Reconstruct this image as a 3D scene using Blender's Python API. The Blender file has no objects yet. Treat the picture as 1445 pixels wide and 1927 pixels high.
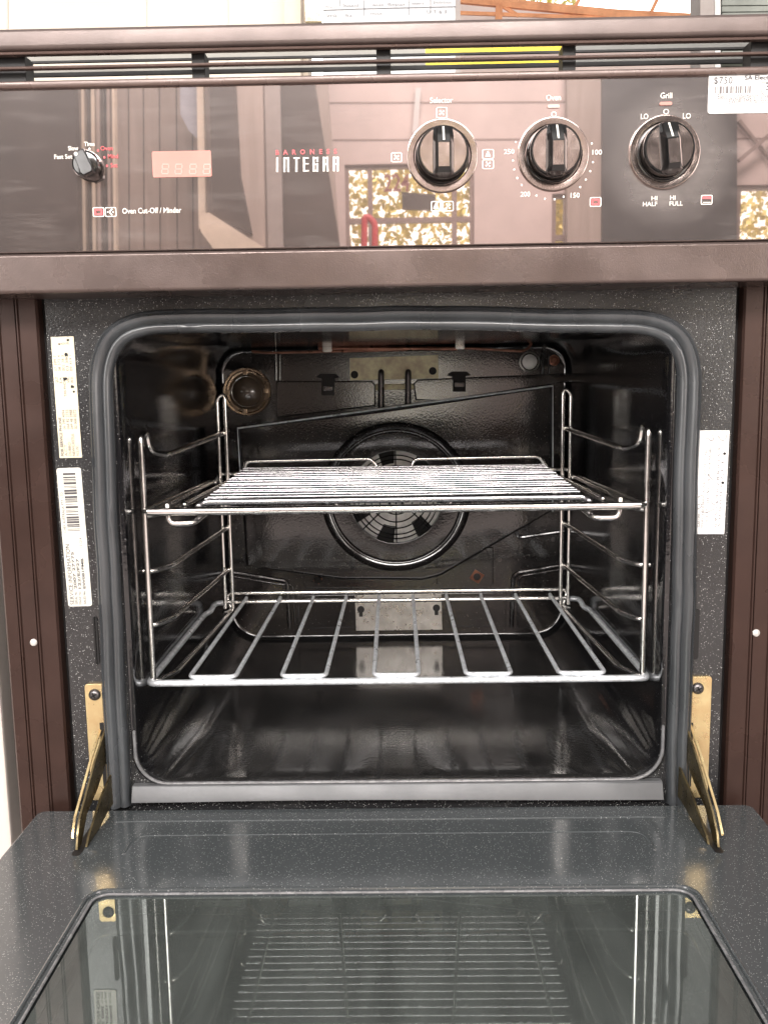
import bpy, bmesh, math, random
from mathutils import Vector, Matrix
random.seed(7)
C = bpy.context.scene.collection
SC = bpy.context.scene

# ------------------------------------------------------------------ camera
W0, H0, F = 1445.0, 1927.0, 1700.0          # photograph size and focal length in its pixels
D, CZ = 0.72, 0.50                          # lens to oven frame, lens above floor
CAM = Vector((0.0, -D, CZ))
_d = Vector(((742-722.5)/F, (963.5-722)/F, -1)).normalized()
_z = Vector((-0.0135, 1, 0)); _z = (_z-_d*_z.dot(_d)).normalized()
_x = _d.cross(_z)
ROT = Matrix((_x, _d, _z))                  # camera -> world
def ray(u, v):
    return ROT @ Vector(((u-W0/2)/F, (H0/2-v)/F, -1))
def P(u, v, y):                             # point of a vertical plane y = const
    d = ray(u, v); return CAM + d*((y-CAM.y)/d.y)
def PZ(u, v, z):                            # point of a horizontal plane
    d = ray(u, v); return CAM + d*((z-CAM.z)/d.z)
cam = bpy.data.cameras.new('camera'); co = bpy.data.objects.new('camera', cam); C.objects.link(co)
co.matrix_world = Matrix.Translation(CAM) @ ROT.to_4x4()
cam.sensor_fit = 'VERTICAL'; cam.sensor_height = 36; cam.lens = F/H0*36
cam.clip_start = 0.01; cam.clip_end = 200
SC.camera = co

# ------------------------------------------------------------------ light
w = bpy.data.worlds.new('World'); SC.world = w; w.use_nodes = True
bg = w.node_tree.nodes['Background']
bg.inputs[0].default_value = (1.0, 0.93, 0.90, 1); bg.inputs[1].default_value = 0.42
SC.view_settings.view_transform = 'Standard'; SC.view_settings.look = 'None'
SC.view_settings.exposure = 0.0; SC.view_settings.gamma = 1.0
SC.view_settings.use_curve_mapping = False
SC.cycles.use_denoising = True
SC.cycles.max_bounces = 10
SC.cycles.sample_clamp_indirect = 6
def area(name, loc, target, sx, sy, power, col):
    l = bpy.data.lights.new(name, 'AREA'); l.shape = 'RECTANGLE'; l.size = sx; l.size_y = sy
    l.energy = power; l.color = col
    o = bpy.data.objects.new(name, l); C.objects.link(o); o.location = loc
    o.rotation_euler = (Vector(target)-Vector(loc)).to_track_quat('-Z', 'Y').to_euler()
    return o
area('ceiling_lamp', (-0.3, -2.6, 2.02), (0, -0.1, 0.45), 2.8, 0.6, 150, (1.0, 0.95, 0.92))
area('wall_fill_light', (0.3, -1.9, 3.4), (0, -5.0, 1.2), 2.6, 1.0, 225, (1.0, 0.94, 0.90))  # added unseen light that brightens the mirrored wall
area('rear_lamp', (-0.1, -0.1, 2.3), (-0.1, 1.3, 0.9), 2.4, 0.6, 6, (1.0, 0.95, 0.9))

area('left_fill_light', (-2.2, -2.6, 1.15), (0.05, 0.3, 0.45), 1.0, 1.6, 42, (1.0, 0.96, 0.92))  # added side fill for the oven cavity, no doorway stands here
area('right_fill_light', (2.3, -2.6, 1.15), (-0.05, 0.3, 0.45), 1.0, 1.6, 36, (1.0, 0.90, 0.86))  # added fill from the other side, likewise without a doorway

# ------------------------------------------------------------------ materials
def nodes(name):
    m = bpy.data.materials.new(name); m.use_nodes = True
    nt = m.node_tree; return m, nt, nt.nodes['Principled BSDF'], nt.nodes['Material Output']
def N(nt, t, **kw):
    n = nt.nodes.new(t)
    for k, v in kw.items():
        if k in n.inputs: n.inputs[k].default_value = v
        else: setattr(n, k, v)
    return n
def tc(nt, scale=(1, 1, 1)):
    t = N(nt, 'ShaderNodeTexCoord'); mp = N(nt, 'ShaderNodeMapping'); mp.inputs['Scale'].default_value = scale
    nt.links.new(t.outputs['Object'], mp.inputs['Vector']); return mp.outputs[0]
def ramp(nt, src, stops):
    r = N(nt, 'ShaderNodeValToRGB'); e = r.color_ramp.elements
    e[0].position, e[0].color = stops[0][0], (*stops[0][1], 1)
    e[1].position, e[1].color = stops[-1][0], (*stops[-1][1], 1)
    for p, c in stops[1:-1]:
        x = e.new(p); x.color = (*c, 1)
    nt.links.new(src, r.inputs[0]); return r.outputs[0]
def g(v): return (v, v, v)
def mat(name, col, rough=0.5, metal=0.0, var=0.15, scale=30, bump=0.0, bscale=200, rvar=0.1, spec=0.5, stretch=(1, 1, 1), coat=0, emit=0):
    m, nt, b, o = nodes(name); L = nt.links
    v = tc(nt, stretch)
    n = N(nt, 'ShaderNodeTexNoise', Scale=scale, Detail=6.0, Roughness=0.6); L.new(v, n.inputs['Vector'])
    lo = tuple(max(0, c*(1-var)) for c in col); hi = tuple(min(1, c*(1+var)) for c in col)
    L.new(ramp(nt, n.outputs[0], [(0.3, lo), (0.7, hi)]), b.inputs['Base Color'])
    n2 = N(nt, 'ShaderNodeTexNoise', Scale=scale*0.6, Detail=5.0); L.new(v, n2.inputs['Vector'])
    L.new(ramp(nt, n2.outputs[0], [(0.3, g(max(0.02, rough-rvar))), (0.72, g(min(1, rough+rvar)))]), b.inputs['Roughness'])
    b.inputs['Metallic'].default_value = metal
    b.inputs['Specular IOR Level'].default_value = spec
    if coat: b.inputs['Coat Weight'].default_value = coat; b.inputs['Coat Roughness'].default_value = 0.08
    if bump:
        n3 = N(nt, 'ShaderNodeTexNoise', Scale=bscale, Detail=3.0); L.new(v, n3.inputs['Vector'])
        bp = N(nt, 'ShaderNodeBump', Strength=bump, Distance=0.001); L.new(n3.outputs[0], bp.inputs['Height'])
        L.new(bp.outputs[0], b.inputs['Normal'])
    if emit:
        b.inputs['Emission Color'].default_value = (*col, 1); b.inputs['Emission Strength'].default_value = emit
    return m
def enamel(name, col, rough, fleck, density, fscale=700, bump=0.12, spec=0.6, bscale=350, dist=0.0006, film=0):
    """vitreous enamel: glossy, slightly orange-peeled, with pale flecks painted in as glints off its bumps"""
    m, nt, b, o = nodes(name); L = nt.links; v = tc(nt)
    vo = N(nt, 'ShaderNodeTexVoronoi', Scale=fscale); L.new(v, vo.inputs['Vector'])
    rnd = N(nt, 'ShaderNodeSeparateColor'); L.new(vo.outputs['Color'], rnd.inputs[0])
    near = N(nt, 'ShaderNodeMath', operation='LESS_THAN'); L.new(vo.outputs['Distance'], near.inputs[0]); near.inputs[1].default_value = 0.42
    cl = N(nt, 'ShaderNodeTexNoise', Scale=18.0, Detail=4.0); L.new(v, cl.inputs['Vector'])
    th = N(nt, 'ShaderNodeMath', operation='MULTIPLY_ADD'); L.new(cl.outputs[0], th.inputs[0]); th.inputs[1].default_value = -0.5*density*2; th.inputs[2].default_value = 1.0-density*0.4
    keep = N(nt, 'ShaderNodeMath', operation='GREATER_THAN'); L.new(rnd.outputs[0], keep.inputs[0]); L.new(th.outputs[0], keep.inputs[1])
    f = N(nt, 'ShaderNodeMath', operation='MULTIPLY'); L.new(near.outputs[0], f.inputs[0]); L.new(keep.outputs[0], f.inputs[1])
    br = N(nt, 'ShaderNodeMath', operation='MULTIPLY'); L.new(f.outputs[0], br.inputs[0]); L.new(rnd.outputs[1], br.inputs[1])
    mx = N(nt, 'ShaderNodeMix', data_type='RGBA'); mx.inputs[6].default_value = (*col, 1); mx.inputs[7].default_value = (*fleck, 1)
    L.new(br.outputs[0], mx.inputs[0])
    if film:  # pale dust film on upward faces, also paints in the floor's sheen
        ge = N(nt, 'ShaderNodeNewGeometry'); sp = N(nt, 'ShaderNodeSeparateXYZ'); L.new(ge.outputs['True Normal'], sp.inputs[0])
        up = ramp(nt, sp.outputs[2], [(0.55, g(0)), (0.95, g(1))])
        dn = N(nt, 'ShaderNodeTexNoise', Scale=22.0, Detail=7.0, Roughness=0.7); L.new(v, dn.inputs['Vector'])
        pt = ramp(nt, dn.outputs[0], [(0.30, g(0.35)), (0.72, g(1.0))])
        mu = N(nt, 'ShaderNodeMath', operation='MULTIPLY'); L.new(up, mu.inputs[0]); L.new(pt, mu.inputs[1])
        mf = N(nt, 'ShaderNodeMix', data_type='RGBA'); L.new(mu.outputs[0], mf.inputs[0]); L.new(mx.outputs[2], mf.inputs[6]); mf.inputs[7].default_value = (film, film*0.97, film*0.93, 1)
        L.new(mf.outputs[2], b.inputs['Base Color'])
    else: L.new(mx.outputs[2], b.inputs['Base Color'])
    n2 = N(nt, 'ShaderNodeTexNoise', Scale=9.0, Detail=6.0); L.new(v, n2.inputs['Vector'])
    L.new(ramp(nt, n2.outputs[0], [(0.3, g(max(0.03, rough*0.6))), (0.72, g(rough*1.5))]), b.inputs['Roughness'])
    n3 = N(nt, 'ShaderNodeTexNoise', Scale=bscale, Detail=2.0); L.new(v, n3.inputs['Vector'])
    bp = N(nt, 'ShaderNodeBump', Strength=bump, Distance=dist); L.new(n3.outputs[0], bp.inputs['Height'])
    L.new(bp.outputs[0], b.inputs['Normal'])
    b.inputs['Specular IOR Level'].default_value = spec
    return m
def tinted_glass(name, base, tint, fac, rough, dust):
    """half-mirrored brown control glass with smears of dust"""
    m, nt, b, o = nodes(name); L = nt.links; v = tc(nt)
    b.inputs['Base Color'].default_value = (*base, 1); b.inputs['Roughness'].default_value = 0.3
    gl = N(nt, 'ShaderNodeBsdfGlossy'); gl.inputs['Color'].default_value = (*tint, 1); gl.inputs['Roughness'].default_value = rough
    mx = N(nt, 'ShaderNodeMixShader'); mx.inputs[0].default_value = fac
    L.new(b.outputs[0], mx.inputs[1]); L.new(gl.outputs[0], mx.inputs[2])
    df = N(nt, 'ShaderNodeBsdfDiffuse'); df.inputs['Color'].default_value = (0.42, 0.38, 0.36, 1)
    mp = N(nt, 'ShaderNodeMapping'); mp.inputs['Rotation'].default_value = (0, 0.5, 0); mp.inputs['Scale'].default_value = (6, 30, 45)
    L.new(v, mp.inputs[0])
    n = N(nt, 'ShaderNodeTexNoise', Scale=1.6, Detail=8.0, Roughness=0.7); L.new(mp.outputs[0], n.inputs['Vector'])
    n1 = N(nt, 'ShaderNodeTexNoise', Scale=14.0, Detail=5.0, Roughness=0.65); L.new(v, n1.inputs['Vector'])
    pc = P(1258, 300, YP_); ob = N(nt, 'ShaderNodeTexCoord'); ds = N(nt, 'ShaderNodeVectorMath', operation='DISTANCE'); L.new(ob.outputs['Object'], ds.inputs[0]); ds.inputs[1].default_value = pc
    halo = ramp(nt, ds.outputs['Value'], [(0.022, g(0.9)), (0.050, g(0))])
    a = ramp(nt, n.outputs[0], [(0.47, g(0)), (0.78, g(1))]); c = ramp(nt, n1.outputs[0], [(0.42, g(0.0)), (0.75, g(0.8))])
    m0 = N(nt, 'ShaderNodeMath', operation='MULTIPLY'); L.new(a, m0.inputs[0]); L.new(c, m0.inputs[1])
    m3 = N(nt, 'ShaderNodeMath', operation='MULTIPLY'); L.new(halo, m3.inputs[0]); L.new(n1.outputs[0], m3.inputs[1])
    mu = N(nt, 'ShaderNodeMath', operation='ADD'); L.new(m0.outputs[0], mu.inputs[0]); L.new(m3.outputs[0], mu.inputs[1])
    ad = N(nt, 'ShaderNodeMath', operation='MULTIPLY_ADD'); L.new(mu.outputs[0], ad.inputs[0]); ad.inputs[1].default_value = dust; ad.inputs[2].default_value = dust*0.05
    m2 = N(nt, 'ShaderNodeMixShader'); L.new(ad.outputs[0], m2.inputs[0]); L.new(mx.outputs[0], m2.inputs[1]); L.new(df.outputs[0], m2.inputs[2])
    L.new(m2.outputs[0], o.inputs[0]); return m
def clear_glass(name, tint, haze, ior):
    m, nt, b, o = nodes(name); L = nt.links; v = tc(nt)
    tr = N(nt, 'ShaderNodeBsdfTransparent'); tr.inputs[0].default_value = (*tint, 1)
    df = N(nt, 'ShaderNodeBsdfDiffuse'); df.inputs[0].default_value = (0.33, 0.37, 0.35, 1)
    mp = N(nt, 'ShaderNodeMapping'); mp.inputs['Scale'].default_value = (5.0, 0.7, 1.0); mp.inputs['Rotation'].default_value = (0, 0, 0.06); L.new(v, mp.inputs[0])
    n = N(nt, 'ShaderNodeTexNoise', Scale=7.0, Detail=9.0, Roughness=0.68); L.new(mp.outputs[0], n.inputs['Vector'])
    hz = ramp(nt, n.outputs[0], [(0.36, g(haze*0.7)), (0.72, g(haze*1.3))])
    m1 = N(nt, 'ShaderNodeMixShader'); L.new(hz, m1.inputs[0]); L.new(tr.outputs[0], m1.inputs[1]); L.new(df.outputs[0], m1.inputs[2])
    gl = N(nt, 'ShaderNodeBsdfGlossy'); gl.inputs['Roughness'].default_value = 0.015; gl.inputs[0].default_value = (0.93, 1, 0.97, 1)
    fr = N(nt, 'ShaderNodeFresnel', IOR=ior)
    m2 = N(nt, 'ShaderNodeMixShader'); L.new(fr.outputs[0], m2.inputs[0]); L.new(m1.outputs[0], m2.inputs[1]); L.new(gl.outputs[0], m2.inputs[2])
    L.new(m2.outputs[0], o.inputs[0]); return m
def brushed_zinc(name, a, bcol, scale):
    m, nt, b, o = nodes(name); L = nt.links; v = tc(nt)
    n = N(nt, 'ShaderNodeTexNoise', Scale=scale, Detail=6.0, Roughness=0.6); L.new(v, n.inputs['Vector'])
    L.new(ramp(nt, n.outputs[0], [(0.35, a), (0.65, bcol)]), b.inputs['Base Color'])
    n2 = N(nt, 'ShaderNodeTexNoise', Scale=scale*3, Detail=4.0); L.new(v, n2.inputs['Vector'])
    L.new(ramp(nt, n2.outputs[0], [(0.3, g(0.22)), (0.7, g(0.45))]), b.inputs['Roughness'])
    b.inputs['Metallic'].default_value = 0.85; return m

M = {}
YP_ = -0.043
M['brown'] = mat('brown_painted_metal', (0.105, 0.070, 0.060), 0.30, 0.25, 0.12, 40, 0.05, 900, 0.08, 0.55)
M['trim'] = mat('brown_anodised_trim', (0.046, 0.025, 0.020), 0.30, 0.35, 0.15, 25, 0.03, 500, 0.08, 0.4)
M['rail'] = mat('brown_satin_rail', (0.115, 0.086, 0.078), 0.27, 0.55, 0.14, 30, 0.12, 1300, 0.08, 0.6)
M['toprail'] = mat('dull_brown_rail', (0.125, 0.096, 0.088), 0.33, 0.35, 0.14, 30, 0.10, 1300, 0.06, 0.5)
M['dark'] = mat('dark_gap', (0.006, 0.005, 0.005), 0.6, 0, 0.2)
M['panel'] = tinted_glass('brown_control_glass', (0.030, 0.022, 0.020), (0.88, 0.74, 0.71), 0.46, 0.018, 0.55)
M['speckle'] = enamel('speckled_front_enamel', (0.019, 0.019, 0.020), 0.24, (0.62, 0.62, 0.60), 0.12, 1600, 0.25, 0.8, 600)
M['door'] = enamel('speckled_door_enamel', (0.056, 0.063, 0.066), 0.14, (0.50, 0.51, 0.50), 0.10, 1600, 0.10, 0.9, 300)
M['cavity'] = enamel('black_cavity_enamel', (0.007, 0.007, 0.008), 0.11, (0.16, 0.16, 0.16), 0.05, 900, 0.16, 0.95, 260, 0.0006, 0.020)
M['back'] = enamel('black_back_enamel', (0.010, 0.009, 0.009), 0.10, (0.16, 0.15, 0.14), 0.04, 900, 0.10, 1.0, 420, 0.0006)
M['chrome'] = mat('chromed_wire', (0.88, 0.86, 0.83), 0.15, 1.0, 0.12, 60, 0.0, 100, 0.08)
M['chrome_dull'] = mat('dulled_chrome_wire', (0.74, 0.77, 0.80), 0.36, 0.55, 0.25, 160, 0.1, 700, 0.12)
M['gasket'] = mat('grey_rubber_gasket', (0.048, 0.052, 0.056), 0.27, 0, 0.45, 22, 0.06, 300, 0.1, 0.85, (1, 1, 0.3))
M['seal'] = mat('grey_seal_strip', (0.090, 0.092, 0.096), 0.4, 0.15, 0.12, 35, 0.08, 300, 0.08, 0.5)
M['grill'] = mat('bright_grill_wire', (0.62, 0.61, 0.63), 0.26, 1.0, 0.03, 60, 0, 100, 0.03)
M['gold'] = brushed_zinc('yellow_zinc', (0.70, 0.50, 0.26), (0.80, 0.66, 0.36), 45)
M['shadegold'] = brushed_zinc('shaded_zinc_arm', (0.11, 0.085, 0.045), (0.24, 0.19, 0.10), 60)  # darker copy of the zinc, the arms' dark reflections put into its colour
M['lip'] = mat('bead_and_lip_highlight', (0.16, 0.16, 0.165), 0.25, 0, 0.4, 120, 0.2, 600, spec=0.9)  # pale grey for the glass bead and the painted mouth edge highlight
M['galv'] = brushed_zinc('galvanised_zinc', (0.50, 0.48, 0.45), (0.72, 0.70, 0.66), 55)
M['brass'] = mat('tarnished_plate', (0.90, 0.74, 0.50), 0.45, 0.1, 0.3, 90, 0.1, 400)
M['bronze'] = mat('heat_browned_ring', (0.36, 0.27, 0.19), 0.28, 0.9, 0.35, 80)
M['copper'] = mat('browned_capillary', (0.20, 0.085, 0.055), 0.35, 0.7, 0.3, 100)
M['lampglass'] = mat('sooty_lamp_glass', (0.10, 0.075, 0.055), 0.12, 0, 0.4, 40, spec=1.0)
M['black'] = mat('gloss_black_plastic', (0.009, 0.009, 0.009), 0.12, 0, 0.2, 60, spec=0.7)
M['softblack'] = mat('worn_black_plastic', (0.016, 0.015, 0.015), 0.34, 0, 0.2, 60, spec=0.5)
M['plug'] = mat('dirty_white_plug', (0.55, 0.53, 0.50), 0.5, 0, 0.3, 300)
M['face'] = mat('brown_knob_face', (0.32, 0.27, 0.25), 0.14, 0.95, 0.12, 200, 0.05, 900, 0.05)
M['white'] = mat('white_print', (0.86, 0.83, 0.76), 0.5, 0, 0.03)
M['red'] = mat('red_print', (0.66, 0.12, 0.13), 0.5, 0, 0.05)
M['ink'] = mat('black_ink', (0.07, 0.065, 0.07), 0.6, 0, 0.3, 400)
M['inkgrey'] = mat('worn_grey_ink', (0.17, 0.155, 0.155), 0.6, 0, 0.35, 500)
M['paper'] = mat('white_paper', (0.74, 0.74, 0.73), 0.55, 0, 0.03, 60)
M['oldpaper'] = mat('yellowed_foil_label', (0.72, 0.66, 0.50), 0.45, 0.0, 0.18, 30)
M['foil'] = mat('silver_label', (0.70, 0.69, 0.62), 0.38, 0.15, 0.12, 60, 0.4, 250)
M['display'] = mat('red_display_window', (0.60, 0.29, 0.25), 0.10, 0, 0.10, 20, spec=0.8)
M['digit'] = mat('unlit_digit', (0.74, 0.42, 0.37), 0.3, 0, 0.05)
M['screw'] = mat('dark_screw', (0.14, 0.13, 0.13), 0.28, 0.85, 0.2)
M['fan'] = mat('pale_fan_metal', (0.85, 0.83, 0.80), 0.35, 0.15, 0.2, 60)
M['doorglass'] = clear_glass('door_inner_glass', (0.45, 0.50, 0.48), 0.19, 1.95)
M['cream'] = mat('cream_board', (0.80, 0.71, 0.60), 0.55, 0, 0.04, 6)
M['cabwhite'] = mat('off_white_cabinet', (0.66, 0.59, 0.54), 0.4, 0, 0.05, 8)
M['wboard'] = mat('whiteboard', (0.66, 0.68, 0.69), 0.3, 0, 0.03, 5)
M['marker'] = mat('marker_ink', (0.25, 0.25, 0.27), 0.6)
M['orange'] = mat('red_oxide_steel', (0.85, 0.38, 0.20), 0.5, 0, 0.3, 12)
M['greypost'] = mat('grey_post', (0.35, 0.31, 0.29), 0.5, 0, 0.1)
M['grey'] = mat('grey_green_board', (0.27, 0.29, 0.26), 0.5, 0, 0.2, 20)
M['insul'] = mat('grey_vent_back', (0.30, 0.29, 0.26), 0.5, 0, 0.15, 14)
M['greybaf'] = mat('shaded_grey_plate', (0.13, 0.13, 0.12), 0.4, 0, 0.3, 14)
M['yellow'] = mat('yellow_sheet', (0.85, 0.66, 0.02), 0.5, 0, 0.08, 14)
M['pink'] = mat('pink_wall', (0.72, 0.61, 0.575), 0.6, 0, 0.10, 5)
M['tan'] = mat('tan_boards', (0.42, 0.35, 0.31), 0.6, 0, 0.12, 6, stretch=(6, 6, 0.4))
M['dbrown'] = mat('dark_brown_board', (0.075, 0.055, 0.047), 0.6, 0, 0.2, 6)
M['slate'] = mat('dark_slate_steel', (0.045, 0.044, 0.047), 0.5, 0, 0.25, 7)
M['pale'] = mat('pale_timber', (0.72, 0.62, 0.50), 0.6, 0, 0.15, 8)
M['bluecloth'] = mat('pale_blue_cloth', (0.46, 0.48, 0.55), 0.7, 0, 0.1)
M['mull'] = mat('window_frame_paint', (0.30, 0.22, 0.20), 0.5, 0, 0.1)
M['num'] = mat('dark_red_numeral', (0.25, 0.05, 0.05), 0.5)
M['redpaint'] = mat('red_paint', (0.60, 0.06, 0.07), 0.45)
M['floor'] = mat('concrete_floor', (0.36, 0.31, 0.29), 0.6, 0, 0.2, 4)
M['leaf'] = mat('leaf', (0.52, 0.48, 0.20), 0.5, 0, 0.6, 2.2)
M['leafy'] = mat('yellow_leaf', (0.85, 0.66, 0.24), 0.5, 0, 0.4, 3)
M['sky'] = mat('sky', (1.0, 0.97, 0.92), 1, 0, 0.0, emit=3.2)

# ------------------------------------------------------------------ mesh helpers
def finish(name, bm, m, parent=None, smooth=35, recalc=True):
    if recalc: bmesh.ops.recalc_face_normals(bm, faces=bm.faces[:])
    me = bpy.data.meshes.new(name); bm.to_mesh(me); bm.free()
    me.materials.append(M[m] if isinstance(m, str) else m)
    if smooth:
        for p in me.polygons: p.use_smooth = True
        me.set_sharp_from_angle(angle=math.radians(smooth))
    o = bpy.data.objects.new(name, me); C.objects.link(o)
    if smooth:
        wn = o.modifiers.new('weighted_normal', 'WEIGHTED_NORMAL'); wn.keep_sharp = True; wn.weight = 80
    attach(o, parent); return o
def attach(o, parent):
    if parent is None: return
    o.parent = parent
    if parent.parent is None and parent.type == 'EMPTY':
        o.matrix_parent_inverse = Matrix.Translation(-parent.location)
def thing(name, label, cat, loc=(0, 0, 0), group=None):
    o = bpy.data.objects.new(name, None); C.objects.link(o); o.location = loc; o.empty_display_size = 0.05
    return tag(o, label, cat, group)
def tag(o, label, cat=None, group=None, kind=None):
    o['label'] = label
    if cat: o['category'] = cat
    if group: o['group'] = group
    if kind: o['kind'] = kind
    return o
def box(bm, x0, x1, y0, y1, z0, z1, bev=0.0, seg=2):
    vs = [bm.verts.new((x, y, z)) for x in (x0, x1) for y in (y0, y1) for z in (z0, z1)]
    q = [(0, 1, 3, 2), (4, 6, 7, 5), (0, 4, 5, 1), (2, 3, 7, 6), (0, 2, 6, 4), (1, 5, 7, 3)]
    fs = [bm.faces.new([vs[i] for i in f]) for f in q]
    if bev:
        es = list({e for f in fs for e in f.edges})
        bmesh.ops.bevel(bm, geom=es, offset=bev, segments=seg, affect='EDGES', profile=0.5)
def prism(bm, pts, off, bev=0.0):
    """closed polygon of world points, extruded by vector off; bevel on the first (front) rim"""
    a = [bm.verts.new(p) for p in pts]; b = [bm.verts.new(Vector(p)+Vector(off)) for p in pts]
    fa = bm.faces.new(a); bm.faces.new(b[::-1]); n = len(a)
    for i in range(n): bm.faces.new((a[i], b[i], b[(i+1) % n], a[(i+1) % n]))
    if bev:
        bmesh.ops.bevel(bm, geom=list(fa.edges), offset=bev, segments=3, affect='EDGES', profile=0.5)
def fillet(pts, r, n=5):
    pts = [Vector(p) for p in pts]; out = [pts[0]]
    for i in range(1, len(pts)-1):
        p, a, b = pts[i], pts[i-1], pts[i+1]
        da, db = a-p, b-p
        k = min(r, da.length*0.49, db.length*0.49)
        s, e = p+da.normalized()*k, p+db.normalized()*k
        for j in range(n+1):
            t = j/n; out.append(s*(1-t)**2+p*2*t*(1-t)+e*t*t)
    out.append(pts[-1]); return out
def tube(bm, pts, r, seg=10, r2=None):
    """round wire along pts with domed ends"""
    pts = [Vector(p) for p in pts]
    q = [pts[0]]
    for p in pts[1:]:
        if (p-q[-1]).length > 1e-6: q.append(p)
    pts = q; n = len(pts)
    tang = [(pts[min(i+1, n-1)]-pts[max(i-1, 0)]).normalized() for i in range(n)]
    up = Vector((0, 0, 1)) if abs(tang[0].z) < 0.9 else Vector((1, 0, 0))
    nrm = tang[0].cross(up).normalized(); rings = []
    for i in range(n):
        if i:
            nrm = (nrm-tang[i]*nrm.dot(tang[i]))
            nrm = nrm.normalized() if nrm.length > 1e-9 else tang[i].orthogonal().normalized()
        bi = tang[i].cross(nrm)
        rad = r
        rings.append([bm.verts.new(pts[i]+(nrm*math.cos(a)+bi*math.sin(a)*(r2/r if r2 else 1))*rad) for a in [2*math.pi*k/seg for k in range(seg)]])
    for i in range(n-1):
        for k in range(seg):
            bm.faces.new((rings[i][k], rings[i][(k+1) % seg], rings[i+1][(k+1) % seg], rings[i+1][k]))
    for ring, c, t in ((rings[0][::-1], pts[0], -tang[0]), (rings[-1], pts[-1], tang[-1])):
        cap = bm.verts.new(c+t*r*0.6)
        for k in range(seg): bm.faces.new((ring[k], ring[(k+1) % seg], cap))
def lathe(bm, c, prof, seg=48, axis='y'):
    """prof: list of (radius, offset along -y); closed towards the axis when radius is 0"""
    rings = []
    for r, h in prof:
        if r == 0: rings.append([bm.verts.new((c[0], c[1]-h, c[2]))])
        else: rings.append([bm.verts.new((c[0]+r*math.cos(2*math.pi*k/seg), c[1]-h, c[2]+r*math.sin(2*math.pi*k/seg))) for k in range(seg)])
    for a, b in zip(rings, rings[1:]):
        for k in range(seg):
            k2 = (k+1) % seg
            if len(a) == 1 and len(b) == 1: continue
            if len(a) == 1: bm.faces.new((a[0], b[k2], b[k]))
            elif len(b) == 1: bm.faces.new((a[k], a[k2], b[0]))
            else: bm.faces.new((a[k], a[k2], b[k2], b[k]))
def rrect(x0, x1, z0, z1, rb, rt, n=10):
    """rounded rectangle in x/z, anticlockwise from bottom right; rb, rt = bottom and top radii"""
    out = []
    for cx, cz, r, a0 in ((x1-rb, z0+rb, rb, -90), (x1-rt, z1-rt, rt, 0), (x0+rt, z1-rt, rt, 90), (x0+rb, z0+rb, rb, 180)):
        for i in range(n+1):
            a = math.radians(a0+90*i/n); out.append((cx+r*math.cos(a), cz+r*math.sin(a)))
    return out
def text_mesh(s, bold=0.0, space=1.0):
    cu = bpy.data.curves.new('lettering', 'FONT'); cu.body = s; cu.size = 1; cu.offset = bold; cu.resolution_u = 3; cu.space_character = space
    o = bpy.data.objects.new('lettering', cu); C.objects.link(o)
    dg = bpy.context.evaluated_depsgraph_get()
    me = bpy.data.meshes.new_from_object(o.evaluated_get(dg))
    bpy.data.objects.remove(o); bpy.data.curves.remove(cu); return me
def letters(bm, s, p0, p1, height, nrm=Vector((0, -1, 0)), bold=0.0, space=1.0, align='fit'):
    """flat lettering from p0 to p1 (baseline), cap height 'height'"""
    me = text_mesh(s, bold, space)
    if not me.vertices: return
    xs = [v.co.x for v in me.vertices]; x0, x1 = min(xs), max(xs)
    ex = (Vector(p1)-Vector(p0)); L = ex.length; ex.normalize(); ez = nrm.cross(ex)
    sx = L/(x1-x0); sy = height/0.70
    vs = [bm.verts.new(Vector(p0)+ex*((v.co.x-x0)*sx)+ez*(v.co.y*sy)) for v in me.vertices]
    for f in me.polygons:
        try: bm.faces.new([vs[i] for i in f.vertices])
        except ValueError: pass
    bpy.data.meshes.remove(me)

# ================================================================== SETTING
bm = bmesh.new(); box(bm, -8, 8, -9, 8, -0.1, 0)
fl = finish('floor', bm, 'floor', None, 0); tag(fl, 'pinkish grey concrete workshop floor', kind='structure')

# ================================================================== OVEN
YF = 0.0                                    # plane of the speckled frame
YP = -0.043                                 # plane of the control glass
oven = thing('electric_oven', 'dark brown built in electric oven with its drop down door hanging open', 'oven', (0, 0.25, 0.10))

HW = 0.2180                         # cavity half width
p = P(742, 1465, 0.0); ZB = p.z
ZT = CZ + 0.047; YB = 0.42
XCAV = (P(245, 1300, 0).x + P(1253, 1300, 0).x)/2

# carcass round the cavity
bm = bmesh.new()
ztop = P(722, 38, YP).z
box(bm, -0.318, -0.300, 0.004, 0.52, 0.10, ztop-0.004)
box(bm, 0.300, 0.318, 0.004, 0.52, 0.10, ztop-0.004)
box(bm, -0.2999, 0.2999, 0.030, 0.52, 0.10, 0.115)
box(bm, -0.2999, 0.2999, 0.47, 0.519, 0.1151, ZT+0.04)
box(bm, -0.2999, 0.2999, 0.030, 0.46, ZT+0.02, ZT+0.035)
box(bm, -0.2999, 0.2999, -0.010, 0.012, 0.1001, ZB-0.052)
finish('casing', bm, 'dark', oven)

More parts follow.
